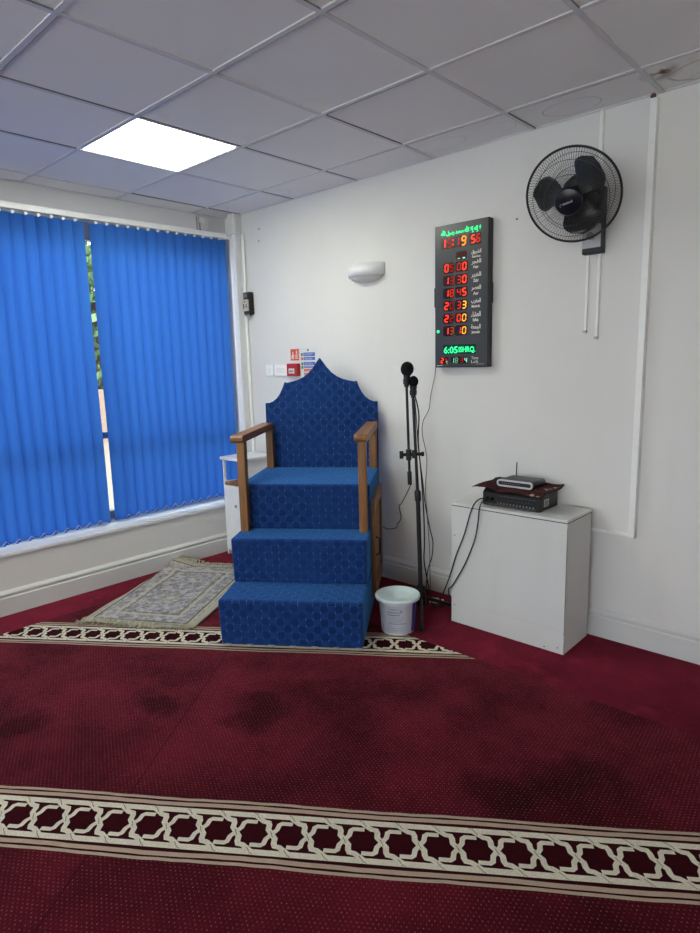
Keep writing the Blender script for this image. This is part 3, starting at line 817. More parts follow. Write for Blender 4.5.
# cables hanging from the amplifier over the cupboard's left edge
def cable(path, r, label, name='audio_cable', group=None):
    return tag(MB().tube(smooth_path(path, 6), r, 7).build(name, M['black_cable']), label, 'cable', group)
cable([(2.298, -.309, .722), (2.285, -.338, .725), (2.262, -.352, .700), (2.235, -.352, .64), (2.200, -.353, .52), (2.150, -.35, .40), (2.118, -.35, .30), (2.095, -.36, .22), (2.03, -.33, .10), (1.96, -.26, .012), (1.92, -.20, .010)], .0038, 'black lead falling from the amplifier past the cupboard left edge to the floor')
cable([(2.325, -.310, .722), (2.310, -.345, .72), (2.296, -.360, .68), (2.285, -.356, .60), (2.262, -.350, .50), (2.215, -.350, .38), (2.175, -.350, .30), (2.125, -.352, .215), (2.094, -.345, .18), (2.090, -.30, .10), (2.088, -.20, .02), (2.05, -.12, .010)], .0038, 'second black lead drooping across the cupboard front from the amplifier')

# ================================================================== MICROPHONE STAND
ms = thing('microphone_stand', 'black tripod microphone stand with short boom beside the cupboard', 'stand', (1.925, -0.370, 0.0))
bx_ = lambda x, y, z: (x - 1.925, y + 0.370, z)
mb = MB(); mb.tube([bx_(1.925, -.370, .06), bx_(1.905, -.368, .70)], .0125, 14); mb.build('lower_pole', M['black'], ms)
mb = MB(); mb.tube([bx_(1.905, -.368, .70), bx_(1.872, -.365, 1.30)], .0085, 12); mb.build('upper_pole', M['black'], ms)
mb = MB(); mb.tube([bx_(1.9065, -.368, .665), bx_(1.9065, -.368, .672), bx_(1.9035, -.368, .722), bx_(1.9035, -.368, .73)], [.014, .018, .018, .012], 14); mb.build('height_clutch', M['black'], ms)
mb = MB(); mb.tube([bx_(1.923, -.370, .055), bx_(1.923, -.370, .065), bx_(1.921, -.370, .165), bx_(1.921, -.370, .175)], [.022, .034, .030, .016], 16)
mb.build('leg_hub', M['black'], ms)
for a in (math.atan2(-.805, .593), math.atan2(-.805, .593) + 2 * pi / 3, math.atan2(-.805, .593) - 2 * pi / 3):
    L_ = 0.235 if abs(a - math.atan2(-.805, .593)) < .01 else 0.21
    dx, dy = cos(a), sin(a)
    mb = MB(); mb.tube([(dx * .02, dy * .02, .10), (dx * L_, dy * L_, .016)], [.0105, .0105], 10)
    lg = mb.build('leg', M['black'], ms)
    mb = MB(); mb.tube([(dx * (L_ - .03), dy * (L_ - .03), .027), (dx * (L_ + .012), dy * (L_ + .012), .0135)], [.013, .0125], 10); mb.build('rubber_foot', M['black_cable'], lg)
# clamp and boom, boom nearly parallel to the pole
cl = bx_(1.883, -.366, .932); bo = bx_(1.862, -.392, .930)
mb = MB(); mb.tube([Vector(bo) + Vector((-.022, -.020, 0)), Vector(cl) + Vector((.030, .026, 0))], .0095, 12); mb.tube([Vector(cl) + Vector((0, 0, -.022)), Vector(cl) + Vector((0, 0, .022))], .0155, 12); mb.tube([Vector(bo) + Vector((0, 0, -.03)), Vector(bo) + Vector((0, 0, .03))], .0155, 12)
c_ = mb.build('boom_clamp', M['black'], ms)
mb = MB(); q = Vector(bo) + Vector((-.030, -.027, 0)); mb.tube([q - Vector((.008, .007, 0)), q + Vector((.008, .007, 0))], .022, 14); mb.build('wing_knob', M['black'], c_); mb = MB()
q = Vector(cl) + Vector((.034, .030, 0)); mb.tube([q - Vector((.006, .005, 0)), q + Vector((.006, .005, 0))], .013, 12); mb.build('wing_knob', M['black'], c_)
mb = MB(); mb.tube([bx_(1.868, -.392, .77), bx_(1.851, -.392, 1.33)], .0075, 12); mb.tube([bx_(1.868, -.392, .762), bx_(1.866, -.392, .835)], .0125, 12); mb.build('boom_arm', M['black'], ms)

def microphone(top, base, r, label):
    t = thing('microphone', label, 'microphone', base)
    T = Vector(top) - Vector(base); d = T.normalized()
    mb = MB(); mb.tube([(0, 0, 0), tuple(T * .25), tuple(T * .72)], [.013, .015, .021], 16); mb.build('body', M['black'], t)
    rings = []; n = 12
    for k in range(n + 1):
        ph = pi * k / n; rings.append((T - d * (cos(ph) * r * 1.12), max(sin(ph) * r, .0003)))
    mb = MB(); mb.tube([p for p, _ in rings], [q for _, q in rings], 22); mb.build('foam_windscreen', M['foam'], t)
    mb = MB(); mb.tube([tuple(T * .15), tuple(T * .45)], [.019, .021], 14); mb.build('clip', M['black'], t)
    return t
microphone((1.857, -.392, 1.402), (1.851, -.392, 1.305), .036, 'larger black foam covered microphone at the top of the boom')
microphone((1.877, -.364, 1.333), (1.876, -.365, 1.245), .028, 'smaller black microphone just behind and below the first')

cable([(1.868, -.392, .765), (1.829, -.33, .750), (1.793, -.33, .681), (1.700, -.26, .600), (1.653, -.22, .575), (1.660, -.21, .500), (1.600, -.17, .440), (1.564, -.14, .405), (1.498, -.14, .386), (1.44, -.12, .386)], .0028, 'thin black cable sagging from the boom end to behind the pulpit')
cable([(1.880, -.350, 1.25), (1.888, -.33, 1.15), (1.868, -.31, 1.00), (1.875, -.30, .85), (1.890, -.30, .68), (1.898, -.30, .54), (1.900, -.30, .40), (1.897, -.30, .30), (1.912, -.29, .18), (1.925, -.27, .06), (1.93, -.25, .012), (1.98, -.215, .010)], .0040, 'black cable hanging down beside the stand pole to the floor')
cable([(1.872, -.345, 1.235), (1.850, -.30, 1.10), (1.862, -.30, .95), (1.885, -.295, .775), (1.900, -.29, .63), (1.930, -.29, .50), (1.952, -.29, .42), (1.945, -.29, .33), (1.917, -.29, .246), (1.890, -.27, .13), (1.885, -.25, .05), (1.89, -.26, .010), (1.93, -.29, .009)], .0030, 'black cable bowing out to the right of the stand pole')
cable([(1.800, -.012, 1.475), (1.785, -.012, 1.46), (1.775, -.012, 1.36), (1.745, -.012, 1.24), (1.735, -.02, 1.15), (1.700, -.03, 1.08), (1.700, -.04, 1.00), (1.725, -.03, .85), (1.715, -.03, .65), (1.730, -.03, .45), (1.745, -.03, .25), (1.76, -.05, .16), (1.80, -.10, .03), (1.84, -.15, .010)], .0022, 'thin black power wire hanging from the digital clock to the floor', 'power_wire')
cable([(2.10, -.14, .010), (2.02, -.16, .010), (1.96, -.18, .010), (1.915, -.19, .018)], .0045, 'black lead on the floor between the white plug and cupboard')
pl = thing('plug_adaptor', 'small white plug adaptor lying on the red floor behind the stand', 'plug', (1.865, -.205, 0.0), .5)
MB().box((0, 0, 0), (.055, .032, .026)).build('body', M['white'], pl, bevel=.004)
MB().box((.058, .002, .002), (.085, .030, .022)).build('plug', M['trunk'], pl, bevel=.005)

# ================================================================== DIGITAL CLOCK
CW, CHh, CT = 0.350, 0.790, 0.050
ck = thing('digital_clock', 'tall charcoal LED prayer time clock with red digits hung on the wall', 'clock', (1.800, 0.0, 1.402))
FY = -CT
MB().box((0, -CT + .003, 0), (CW, -.001, CHh)).build('case', simple('black_case', (.010, .010, .012), .35), ck, bevel=.003)
MB().box((.004, FY - .0005, .004), (CW - .004, FY + .004, CHh - .004)).build('face', simple('charcoal_face', (.050, .053, .058), .3, .5), ck)
for x0_, x1_ in ((-.008, .002), (CW - .002, CW + .008)):
    MB().box((x0_, -CT + .006, .345), (x1_, -.006, .455)).build('side_connector', M['black'], ck, bevel=.003)
def cp(s, t): return (s * CW, CHh * (1 - t))
E_ = {}
def led(kind, k):
    key = (kind, round(k, 2))
    if key not in E_:
        base = {'red': (1.0, .035, .012), 'orange': (1.0, .17, .015), 'amber': (1.0, .38, .03), 'green': (.03, .85, .25), 'mint': (.35, .85, .55)}[kind]
        E_[key] = emit('led_%s_%d' % (kind, int(k * 100)), base, k)
    return E_[key]
SEG = {'0': 'abcdef', '1': 'bc', '2': 'abged', '3': 'abgcd', '4': 'fgbc', '5': 'afgcd', '6': 'afgedc', '7': 'abc', '8': 'abcdefg', '9': 'abcdfg', '-': 'd', 'u': 'abcefg'}
def digit(ch, x, z, w, h, mat, parent, slant=.08, tk=.17, name='digit'):
    mb = MB(); t = w * tk * 1.35
    def bar(ax, az, bx2, bz):
        d = Vector((bx2 - ax, bz - az)); L = d.length; d.normalize(); n = Vector((-d.y, d.x)); g = t * .12
        p = [Vector((ax, az)) + d * (g), Vector((ax, az)) + d * (t / 2) + n * t / 2, Vector((bx2, bz)) - d * (t / 2) + n * t / 2, Vector((bx2, bz)) - d * g, Vector((bx2, bz)) - d * (t / 2) - n * t / 2, Vector((ax, az)) + d * (t / 2) - n * t / 2]
        p = [(x + q.x + slant * q.y, z + q.y) for q in p]
        mb.prism(p, 'y', FY - .0016, FY - .0010)
    x0_, x1_, m_, tp, bt = t / 2, w - t / 2, h / 2, h - t / 2, t / 2
    S = {'a': (x0_, tp, x1_, tp), 'b': (x1_, m_, x1_, tp), 'c': (x1_, bt, x1_, m_), 'd': (x0_, bt, x1_, bt), 'e': (x0_, bt, x0_, m_), 'f': (x0_, m_, x0_, tp), 'g': (x0_, m_, x1_, m_)}
    for s_ in SEG[ch]: bar(*S[s_])
    return mb.build(name, mat, parent)
def window_(s0, s1, t0, t1, mat, rnd=.006, name='display'):
    x0_, z1_ = cp(s0, t0); x1_, z0_ = cp(s1, t1)
    mb = MB(); mb.prism(rrect(x1_ - x0_, z1_ - z0_, rnd, 4, (x0_ + x1_) / 2, (z0_ + z1_) / 2), 'y', FY - .0009, FY - .0002)
    return mb.build(name, mat, ck)
dk = simple('display_dark_red', (.020, .004, .005), .25, .5); dg_ = simple('display_black', (.012, .014, .014), .25, .5); dgn = simple('display_green', (.006, .05, .025), .25, .5)
def row(s0, s1, t0, t1, digs, disp, hgt=.82, colon=None):
    """digs: (char, s_left, colour, level)"""
    x0_, zt_ = cp(s0, t0); x1_, zb_ = cp(s1, t1); hh = (zt_ - zb_) * hgt; zz = (zt_ + zb_) / 2 - hh / 2
    for ch, s, wd, col_, lv in digs: digit(ch, s * CW, zz, wd * CW, hh, led(col_, lv), disp)
# time and seconds
w1 = window_(.115, .61, .088, .166, dk); row(.115, .61, .088, .166, [('1', .13, .085, 'red', 1.6), ('5', .245, .085, 'red', .22), ('1', .385, .085, 'red', .35), ('9', .51, .085, 'orange', 1.5)], w1)
mb = MB()
for t_ in (.112, .142):
    x_, z_ = cp(.355, t_); mb.box((x_ - .004, FY - .0016, z_ - .004), (x_ + .004, FY - .001, z_ + .004))
mb.build('colon', led('red', 1.2), w1)
w2 = window_(.665, .87, .088, .166, dk); row(.665, .87, .088, .166, [('5', .685, .075, 'red', 1.5), ('6', .78, .072, 'red', .40)], w2, .72)
w3 = window_(.41, .62, .195, .255, dg_, .012); row(.41, .62, .195, .255, [('u', .435, .065, 'red', .05), ('u', .53, .065, 'red', .05), ('-', .435, .065, 'mint', .5), ('-', .53, .065, 'mint', 1.0)], w3, .7)
R7 = [(.262, .335, '0500', ('red', 1.5), ('red', .25), ('red', .35), ('red', 1.4)),
      (.350, .423, '1330', ('red', 1.3), ('red', .28), ('red', .35), ('red', 1.5)),
      (.437, .510, '1845', ('red', 1.3), ('red', .45), ('red', .40), ('red', 1.4)),
      (.526, .598, '2033', ('red', 1.5), ('red', .22), ('red', .45), ('amber', 1.1)),
      (.615, .687, '2200', ('red', 1.5), ('red', .22), ('red', .9), ('amber', .9)),
      (.703, .775, '1310', ('red', 1.4), ('orange', .28), ('red', .8), ('amber', .9))]
for (t0, t1, s4, *cs) in R7:
    w_ = window_(.17, .385, t0, t1, dk, .014); w__ = window_(.395, .635, t0, t1, simple('display_smoke', (.022, .012, .012), .25, .5), .014)
    for ch, s, (cc, lv) in zip(s4, (.195, .295, .430, .53), cs):
        row(.17, .635, t0, t1, [(ch, s, .078, cc, lv * .8)], w_ if s < .39 else w__, .74)
for k, (t0, t1, *_) in enumerate(R7):
    x_, z_ = cp(.072, (t0 + t1) / 2)
    g = k == 5
    r_ = .0095 if g else .0035
    mb = MB(); mb.cyl((x_, FY - .0002, z_), (x_, FY - .0016, z_), r_, 16)
    lab(mb.build('indicator_light', led('green', 1.0) if g else simple('dim_indicator', (.05, .012, .01), .5), ck), 'glowing green dot' if g else 'unlit dark dot')

# Arabic letters in their joined forms (visual order, left to right)
AR = {'lamalef': '\ufefb', 'allah': '\ufdf2'}
def vis(*codes): return ''.join(chr(c) for c in codes[::-1])
lam_alef = 0xFEFB; 
kalima_words = [vis(0xFEFB), vis(0x0625, 0xFEDF, 0xFEEA), vis(0x0625, 0xFEFB), vis(0xFDF2), vis(0xFEE3, 0xFEA4, 0xFEE4, 0xFEAA), vis(0xFEAD, 0xFEB3, 0xFEEE, 0xFEDD), vis(0xFDF2)]
kal = ' '.join(kalima_words[::-1])
x_, z_ = cp(.13, .084)
lab(text_mesh('lettering', kal, .03, led('green', .95), ck, (x_, FY - .0006, z_), width=.735 * CW, height=.052 * CHh, bold=.035), 'glowing green Arabic line')
wt_ = simple('white_print', (.80, .77, .66), .6)
names = [(vis(0x0627, 0xFEDF, 0xFEB8, 0xFEAE, 0xFEED, 0xFED5), 'Sunrise', .198, .232, .236, .252),
         (vis(0x0627, 0xFEDF, 0xFED4, 0xFEA0, 0xFEAE), 'Fajr', .262, .300, .306, .328),
         (vis(0x0627, 0xFEDF, 0xFEC8, 0xFEEC, 0xFEAE), 'Zuhr', .350, .388, .394, .416),
         (vis(0x0627, 0xFEDF, 0xFECC, 0xFEBC, 0xFEAE), 'Asr', .437, .475, .481, .503),
         (vis(0x0627, 0xFEDF, 0xFEE4, 0xFED0, 0xFEAE, 0xFE8F), 'Maghrib', .526, .564, .570, .594),
         (vis(0x0627, 0xFEDF, 0xFECC, 0xFEB8, 0xFE8E, 0xFE80), 'Isha', .615, .653, .659, .683),
         (vis(0x0627, 0xFEDF, 0xFEA0, 0xFEE4, 0xFECC, 0xFE94), 'Jumuah', .703, .741, .747, .770)]
for ar, en, ta, tb, tc_, td in names:
    xa, za = cp(.70, tb); text_mesh('lettering', ar, .02, wt_, ck, (xa, FY - .0006, za), width=.175 * CW, height=(tb - ta) * CHh, bold=.03)
    xb, zb = cp(.735 if len(en) < 6 else .71, td); text_mesh('lettering', en, .01, wt_, ck, (xb, FY - .0006, zb), width=(.10 if len(en) < 6 else .15) * CW, height=(td - tc_) * CHh, bold=.03)
w5 = window_(.17, .80, .838, .905, dgn)
x_, z_ = cp(.185, .90); text_mesh('lettering', '6:05', .03, led('green', 1.0), w5, (x_, FY - .0012, z_), width=.27 * CW, height=.050 * CHh, bold=.02)
x_, z_ = cp(.475, .90); text_mesh('lettering', 'ISHRQ.', .03, led('green', 1.0), w5, (x_, FY - .0012, z_), width=.31 * CW, height=.046 * CHh, bold=.02)
w6 = window_(.11, .27, .925, .975, dk); row(.11, .27, .925, .975, [('2', .125, .05, 'red', 1.5), ('1', .185, .045, 'red', .5)], w6, .75)
x_, z_ = cp(.235, .972); text_mesh('lettering', 'c', .015, led('mint', .4), w6, (x_, FY - .0012, z_), width=.03 * CW, height=.02 * CHh)
w7 = window_(.32, .65, .925, .975, dg_); row(.32, .65, .925, .975, [('1', .33, .05, 'mint', .55), ('8', .40, .055, 'mint', .22), ('3', .50, .055, 'red', .18), ('4', .58, .05, 'mint', .6)], w7, .8)
x_, z_ = cp(.71, .946); text_mesh('lettering', 'Time', .01, wt_, ck, (x_, FY - .0006, z_), width=.13 * CW, height=.020 * CHh)
x_, z_ = cp(.71, .972); text_mesh('lettering', 'Left', .01, wt_, ck, (x_, FY - .0006, z_), width=.13 * CW, height=.020 * CHh)
mb = MB(); mb.box((.015, FY - .0009, .010), (.055, FY - .0004, .0125)); mb.box((.28, FY - .0009, .016), (.33, FY - .0004, .0175)); mb.build('small_print', wt_, ck)

# ================================================================== WALL FAN
fan = thing('wall_fan', 'black caged wall fan tilted downward above its silver control box', 'fan', (2.700, 0.0, 1.930))
fz = 1.930
# wall box
MB().box((-.045, -.045, .000), (.054, -.001, .300)).build('wall_box', M['black'], fan, bevel=.006)
MB().box((-.043, -.049, .026), (.046, -.044, .134)).build('control_panel', simple('silver_panel', (.42, .43, .45), .35, .5, .3), fan, bevel=.002)
mb = MB(); mb.cyl((.002, -.048, .080), (.002, -.066, .080), .017, 20); mb.box((.000, -.070, .066), (.004, -.065, .094)); mb.build('speed_knob', simple('grey_knob', (.16, .165, .17), .35), fan)
axis = Vector((0.13, -.865, -.485)).normalized()
C = Vector((0.0, -.270, 2.155 - fz))
zq = axis; xq = Vector((0, 0, 1)).cross(zq).normalized(); yq = zq.cross(xq)      # frame with local z along the axis, local y up
FM = Matrix(((xq.x, yq.x, zq.x, C.x), (xq.y, yq.y, zq.y, C.y), (xq.z, yq.z, zq.z, C.z), (0, 0, 0, 1)))
mb = MB(); mb.tube([(.006, -.040, .235), (.008, -.09, .252), (.01, -.14, .250), tuple(C - axis * .10)], [.032, .03, .028, .03], 16); mb.build('neck', M['black'], fan)
mb = MB(); mb.lathe([(.0001, -.155), (.04, -.153), (.058, -.135), (.062, -.06), (.056, -.052), (.0001, -.050)], seg=28); mb.xf(FM).build('motor_housing', M['black'], fan)
RF = 0.205
fpro = [(.052, .072), (.085, .070), (.130, .060), (.163, .042), (.190, .018), (RF, .002)]
rpro = [(.050, -.055), (.100, -.056), (.150, -.052), (.182, -.038), (.198, -.020), (RF, -.002)]
wire = simple('grille_wire', (.035, .036, .038), .35, .5, .4)
def grille(pro, n, twist, name, rings_):
    mb = MB()
    for k in range(n):
        a = 2 * pi * k / n; pts_ = []
        for (r, z) in pro:
            aa = a + twist * (r / RF); pts_.append((r * cos(aa), r * sin(aa), z))
        mb.tube(pts_, .00085, 3, caps=False)
    for (r, z) in rings_:
        mb.tube([(r * cos(2 * pi * q / 60), r * sin(2 * pi * q / 60), z) for q in range(60)], .0013, 5, closed=True)
    return mb.xf(FM).build(name, wire, fan)
grille(rpro, 96, -.15, 'rear_grille', [(.05, -.056), (.11, -.0565), (.17, -.047)])
grille(fpro, 120, .12, 'front_grille', [(.052, .072), (.110, .0655), (.165, .0445)])
mb = MB(); mb.tube([(RF * cos(2 * pi * q / 72), RF * sin(2 * pi * q / 72), 0) for q in range(72)], .0055, 8, closed=True); mb.xf(FM).build('rim', M['black'], fan)
mb = MB(); mb.lathe([(.056, .066), (.060, .070), (.060, .078), (.054, .083), (.0001, .085)], seg=36); mb.xf(FM); hb = mb.build('badge', simple('navy_black', (.008, .009, .016), .3), fan)
# worn maker's mark, unreadable even in the photograph: a flourish and a row of letter stubs
mb = MB()
mb.tube([(-.031 + .006 * cos(t * .6), .0015 * 0 + .007 * sin(t * .6) - .004, .0862) for t in range(0, 8)], .0010, 4)
xx = -.020
for hh in (.009, .006, .006, .009, .006, .006, .006, .009):
    mb.box((xx, -.005, .0855), (xx + .0030, -.005 + hh, .0865)); xx += .0052
mb.xf(FM @ Matrix.Rotation(radians(14), 4, 'Z')); mb.build('maker_mark', simple('pale_mark', (.55, .56, .62), .4), hb)
bl_m = NT('smoked_blade'); bl_m.bsdf.inputs['Alpha'].default_value = 0.9; bl_m = bl_m.fin((.030, .034, .038), .25, .5)
mb = MB(); mb.lathe([(.0001, -.030), (.036, -.030), (.040, -.020), (.040, .030), (.030, .046), (.0001, .050)], seg=28); mb.xf(FM).build('spinner', M['black'], fan)
for a in (36, 156, 276):
    mb = MB(); nr, nc = 12, 10; vs = []
    for i in range(nr + 1):
        f = i / nr; r = .034 + f * .140
        wdt = 0.60 + 0.22 * sin(pi * f) + .10 * f
        if f > .72: wdt *= math.sqrt(max(.04, 1 - ((f - .72) / .285) ** 2))
        for j in range(nc + 1):
            g = j / nc - .5; ang = radians(a) + g * wdt * 1.55 + .25 * f
            vs.append((r * cos(ang), r * sin(ang), g * -.055 * (1 - .35 * f) + .006 * sin(pi * (g + .5))))
    fs = [(i * (nc + 1) + j, i * (nc + 1) + j + 1, (i + 1) * (nc + 1) + j + 1, (i + 1) * (nc + 1) + j) for i in range(nr) for j in range(nc)]
    mb.add(vs, fs, 0, True); mb.xf(FM).build('blade', bl_m, fan, solid=.002)
for (xc, zb_) in ((-.028, 1.560), (.028, 1.528)):
    mb = MB(); mb.box((xc - .0065, -.008, zb_ + .010 - fz), (xc + .0065, -.0006, .004)); pc = mb.build('cord_trunking', M['trunk'], fan, bevel=.002)
    MB().box((xc - .009, -.014, zb_ - fz), (xc + .009, -.0006, zb_ + .014 - fz)).build('end_cap', simple('grey_cap', (.45, .45, .44), .4), pc, bevel=.003)
lab(pc, 'longer right hand strip')

# ================================================================== SURFACE TRUNKING
def trunk(name, x0, x1, z0, z1, d, label):
    t = thing(name, label, 'trunking', ((x0 + x1) / 2, 0, z0))
    w_ = (x1 - x0) / 2
    MB().box((-w_, -d * .45, 0), (w_, -.0006, z1 - z0)).build('channel', M['trunk'], t)
    MB().prism([(-w_, -d * .45), (-w_ + .003, -d), (w_ - .003, -d), (w_, -d * .45)], 'z', 0, z1 - z0).build('cover', M['trunk'], t)
    return t
trunk('cable_trunking', 2.704, 2.726, 2.150, H - .006, .014, 'thin white vertical trunking from ceiling down behind the fan')
t = trunk('cable_trunking', 2.930, 2.964, 0.560, H - .022, .030, 'wide white vertical trunking running ceiling to low wall right of the fan')
lab(MB().lathe([(0.0001, .014), (.009, .012), (.012, .004), (.011, -.004), (.0001, -.006)], seg=14, c=(-.006, -.020, H - .574)).build('stub', simple('rust_brown', (.13, .045, .04), .6), t), 'rusty brown stub at the top')
MB().box((-.016, -.022, -.003), (.014, -.001, .0005)).build('open_end', M['dark_gap'], t)
t = thing('cable_trunking', 'short thin white horizontal trunking low on the wall right of the cupboard', 'trunking', (2.70, 0, .566))
MB().box((0, -.011, -.007), (.228, -.0006, .007)).build('channel', M['trunk'], t, bevel=.002)

# ================================================================== WALL LAMP
wlp = thing('wall_light', 'unlit white half round wall light above the pulpit back', 'light', (1.246, 0, 1.983))
mb = MB(); R0 = .144
arc = [(R0 * cos(pi + pi * k / 28), R0 * .68 * sin(pi + pi * k / 28)) for k in range(29)]
arci = [((R0 - .006) * cos(pi + pi * k / 28), (R0 - .006) * .68 * sin(pi + pi * k / 28)) for k in range(29)][::-1]
mb.prism(arc + arci, 'z', 0.0, .074, smooth=True); mb.build('shade', M['white'], wlp)
mb = MB(); nA, nB = 28, 8; vs = []
for j in range(nB + 1):
    ph = (pi / 2) * j / nB
    for k in range(nA + 1):
        a = pi + pi * k / nA; vs.append(((R0 - .012) * cos(ph) * cos(a), (R0 - .012) * .68 * cos(ph) * sin(a), -.040 * sin(ph) + .004))
fs = [(j * (nA + 1) + k, j * (nA + 1) + k + 1, (j + 1) * (nA + 1) + k + 1, (j + 1) * (nA + 1) + k) for j in range(nB) for k in range(nA)]
mb.add(vs, fs, 0, True); mb.build('bowl', simple('frosted_bowl', (.62, .60, .58), .4), wlp, solid=.002)
MB().box((-.13, -.01, .01), (.13, -.001, .075)).build('back_plate', M['white'], wlp)

# ================================================================== SWITCHES, CALL POINT, SIGNS
def plate(x0, x1, z0, z1, label, n, name='light_switch'):
    t = thing(name, label, 'switch', ((x0 + x1) / 2, 0, (z0 + z1) / 2)); w_ = (x1 - x0) / 2; h_ = (z1 - z0) / 2
    MB().box((-w_, -.012, -h_), (w_, -.0006, h_)).build('plate', M['trunk'], t, bevel=.003)
    for k in range(n):
        c = (k - (n - 1) / 2) * .034
        mb = MB(); mb.prism([(-.013, -.016), (-.019, .016), (-.013, .016), (-.012, -.016)], 'x', c - .010, c + .010); mb.build('rocker', M['white'], t, bevel=.001)
        r_ = MB(); r_.box((c - .0105, -.0128, -.018), (c - .0098, -.0120, .018)); r_.box((c - .010, -.0128, -.0185), (c + .010, -.012, -.0175)); r_.build('rocker_gap', simple('grey_gap', (.25, .25, .25), .7), t)
    return t
plate(.207, .290, 1.356, 1.440, 'white single light switch, leftmost on the back wall', 1)
plate(.306, .446, 1.356, 1.440, 'white double width switch plate next to the red call point', 3)
cp_ = thing('fire_call_point', 'red break glass fire call point on the wall left of the pulpit peak', 'call point', (.530, 0, 1.400))
red = simple('signal_red', (.42, .015, .020), .4)
MB().box((-.056, -.040, -.046), (.056, -.0006, .046)).build('housing', red, cp_, bevel=.006)
MB().box((-.030, -.042, -.026), (.030, -.039, .010)).build('glass_label', simple('call_white', (.66, .64, .62), .4), cp_)
mb = MB(); mb.box((-.020, -.0428, -.014), (-.006, -.0418, -.003)); mb.box((.000, -.0428, -.014), (.005, -.0418, -.003)); mb.box((.009, -.0428, -.013), (.019, -.0418, -.004)); mb.cyl((.0, -.0425, -.020), (.0, -.0418, -.020), .003, 10)
mb.build('arrow_mark', M['black'], cp_)
s1_ = thing('fire_action_sign', 'orange red fire alarm sign above the red call point', 'sign', (.532, 0, 1.508))
MB().box((-.050, -.004, -.046), (.050, -.0006, .046)).build('panel', simple('sign_white', (.70, .68, .64), .5), s1_)
MB().box((-.044, -.005, -.041), (.044, -.0035, .041)).build('red_field', simple('sign_orange_red', (.62, .075, .045), .5), s1_)
mb = MB()
hand = [(-.034, -.030), (-.012, -.032), (-.008, -.010), (-.012, .004), (-.014, .020), (-.022, .022), (-.024, .004), (-.034, -.006)]
mb.prism(hand, 'y', -.0058, -.0048)
for k, (a, b, hh) in enumerate(((.004, .036, .006), (.004, .030, .006), (.004, .034, .006))): mb.box((a, -.0058, -.006 - k * .011), (b, -.0048, -.006 - k * .011 + hh))
mb.box((.016, -.0058, .006), (.026, -.0048, .030))
mb.build('white_symbols', simple('symbol_cream', (.72, .60, .50), .5), s1_)
s2_ = thing('fire_instruction_notice', 'tall white fire instruction notice with blue and red bars', 'sign', (.672, 0, 1.452))
MB().box((-.078, -.003, -.100), (.078, -.0006, .100)).build('panel', simple('notice_white', (.66, .66, .66), .5), s2_)
blue_p = simple('notice_blue', (.05, .12, .42), .5); green_p = simple('notice_green', (.05, .20, .14), .5); red_p = simple('notice_red', (.55, .10, .06), .5)
for zt_, hh in ((.056, .026), (.026, .022), (-.010, .024), (-.034, .010)):
    MB().box((-.048, -.0042, zt_ - hh / 2), (.070, -.0032, zt_ + hh / 2)).build('blue_bar', blue_p, s2_)
MB().box((-.048, -.0042, -.066), (.070, -.0032, -.046)).build('red_bar', red_p, s2_)
MB().box((-.048, -.0042, -.094), (.070, -.0032, -.074)).build('red_bar', red_p, s2_)
mb = MB()
for zz in (.056, -.010, -.036): mb.box((-.073, -.0042, zz - .010), (-.054, -.0032, zz + .010))
mb.cyl((.0, -.0042, .086), (.0, -.0032, .086), .009, 14)
mb.build('green_square', green_p, s2_)
MB().box((-.073, -.0042, .016), (-.054, -.0032, .036)).build('red_square', red_p, s2_)
mb = MB()
for zt_ in (.060, .052, .028, .022, -.006, -.014, -.056, -.084): mb.box((-.040, -.005, zt_ - .0012), (random.uniform(.03, .06), -.0043, zt_ + .0012))
mb.build('white_lines', simple('line_white', (.55, .58, .66), .5), s2_)

# small wall box in the corner and its pipes
wb_ = thing('corner_wall_box', 'small black and cream electrical device on the wall beside the window corner', 'device', (.056, 0, 1.825))
MB().box((-.040, -.050, .0), (.036, -.001, .168)).build('housing', M['black'], wb_, bevel=.008)
mb = MB(); mb.box((-.034, -.060, .026), (.030, -.048, .112)); mb.build('cream_face', simple('aged_cream', (.52, .49, .38), .45), wb_, bevel=.006)
mb = MB(); mb.box((-.026, -.0615, .045), (-.014, -.059, .080)); mb.box((.004, -.0615, .050), (.014, -.059, .075)); mb.cyl((-.004, -.0615, .095), (-.004, -.059, .095), .006, 12); mb.build('slot', M['black'], wb_)
mb = MB(); mb.box((-.024, -.055, .125), (.016, -.048, .155)); mb.build('grey_lens', simple('grey_lens', (.16, .16, .17), .2), wb_, bevel=.003)
mb = MB(); mb.cyl((-.02, -.04, -.012), (-.02, -.04, .0), .012, 12); mb.cyl((.012, -.04, -.016), (.012, -.04, .0), .010, 12); mb.build('gland', M['steel'], wb_)
cor = thing('corner_pipe_boxing', 'white boxed pipe casing running up the window corner', 'casing', (-.065, -.031, .374))
MB().box((-.035, -.031, 0), (.035, .030, 2.43 - .374)).build('casing', M['white'], cor, bevel=.004)
mb = MB(); mb.prism([(-.045 + 0, .030), (-.045, -.030), (-.028, -.044), (.040, -.044), (.052, -.030), (.052, .030)], 'z', 2.43 - .374, H - .378); mb.build('boxed_head', M['wall'], cor, bevel=.003)
tag(MB().tube([(.012, -.018, .150), (.012, -.018, 2.425)], .0115, 14).build('thin_pipe', M['trunk']), 'thin grey white pipe running up the corner to the black device', 'pipe')
mb = MB(); mb.tube([(-.085, -.075, 2.408), (-.085, -.050, 2.405)], .018, 14); mb.tube([(-.20, -.080, 2.412), (-.06, -.078, 2.407)], .011, 12)
tag(mb.build('pipe_elbow', M['white']), 'short white pipe elbow at the top of the window corner', 'pipe')
jb = thing('junction_box', 'small white cable junction box on the beam above the blind', 'box', (-.225, -.262, 2.435))
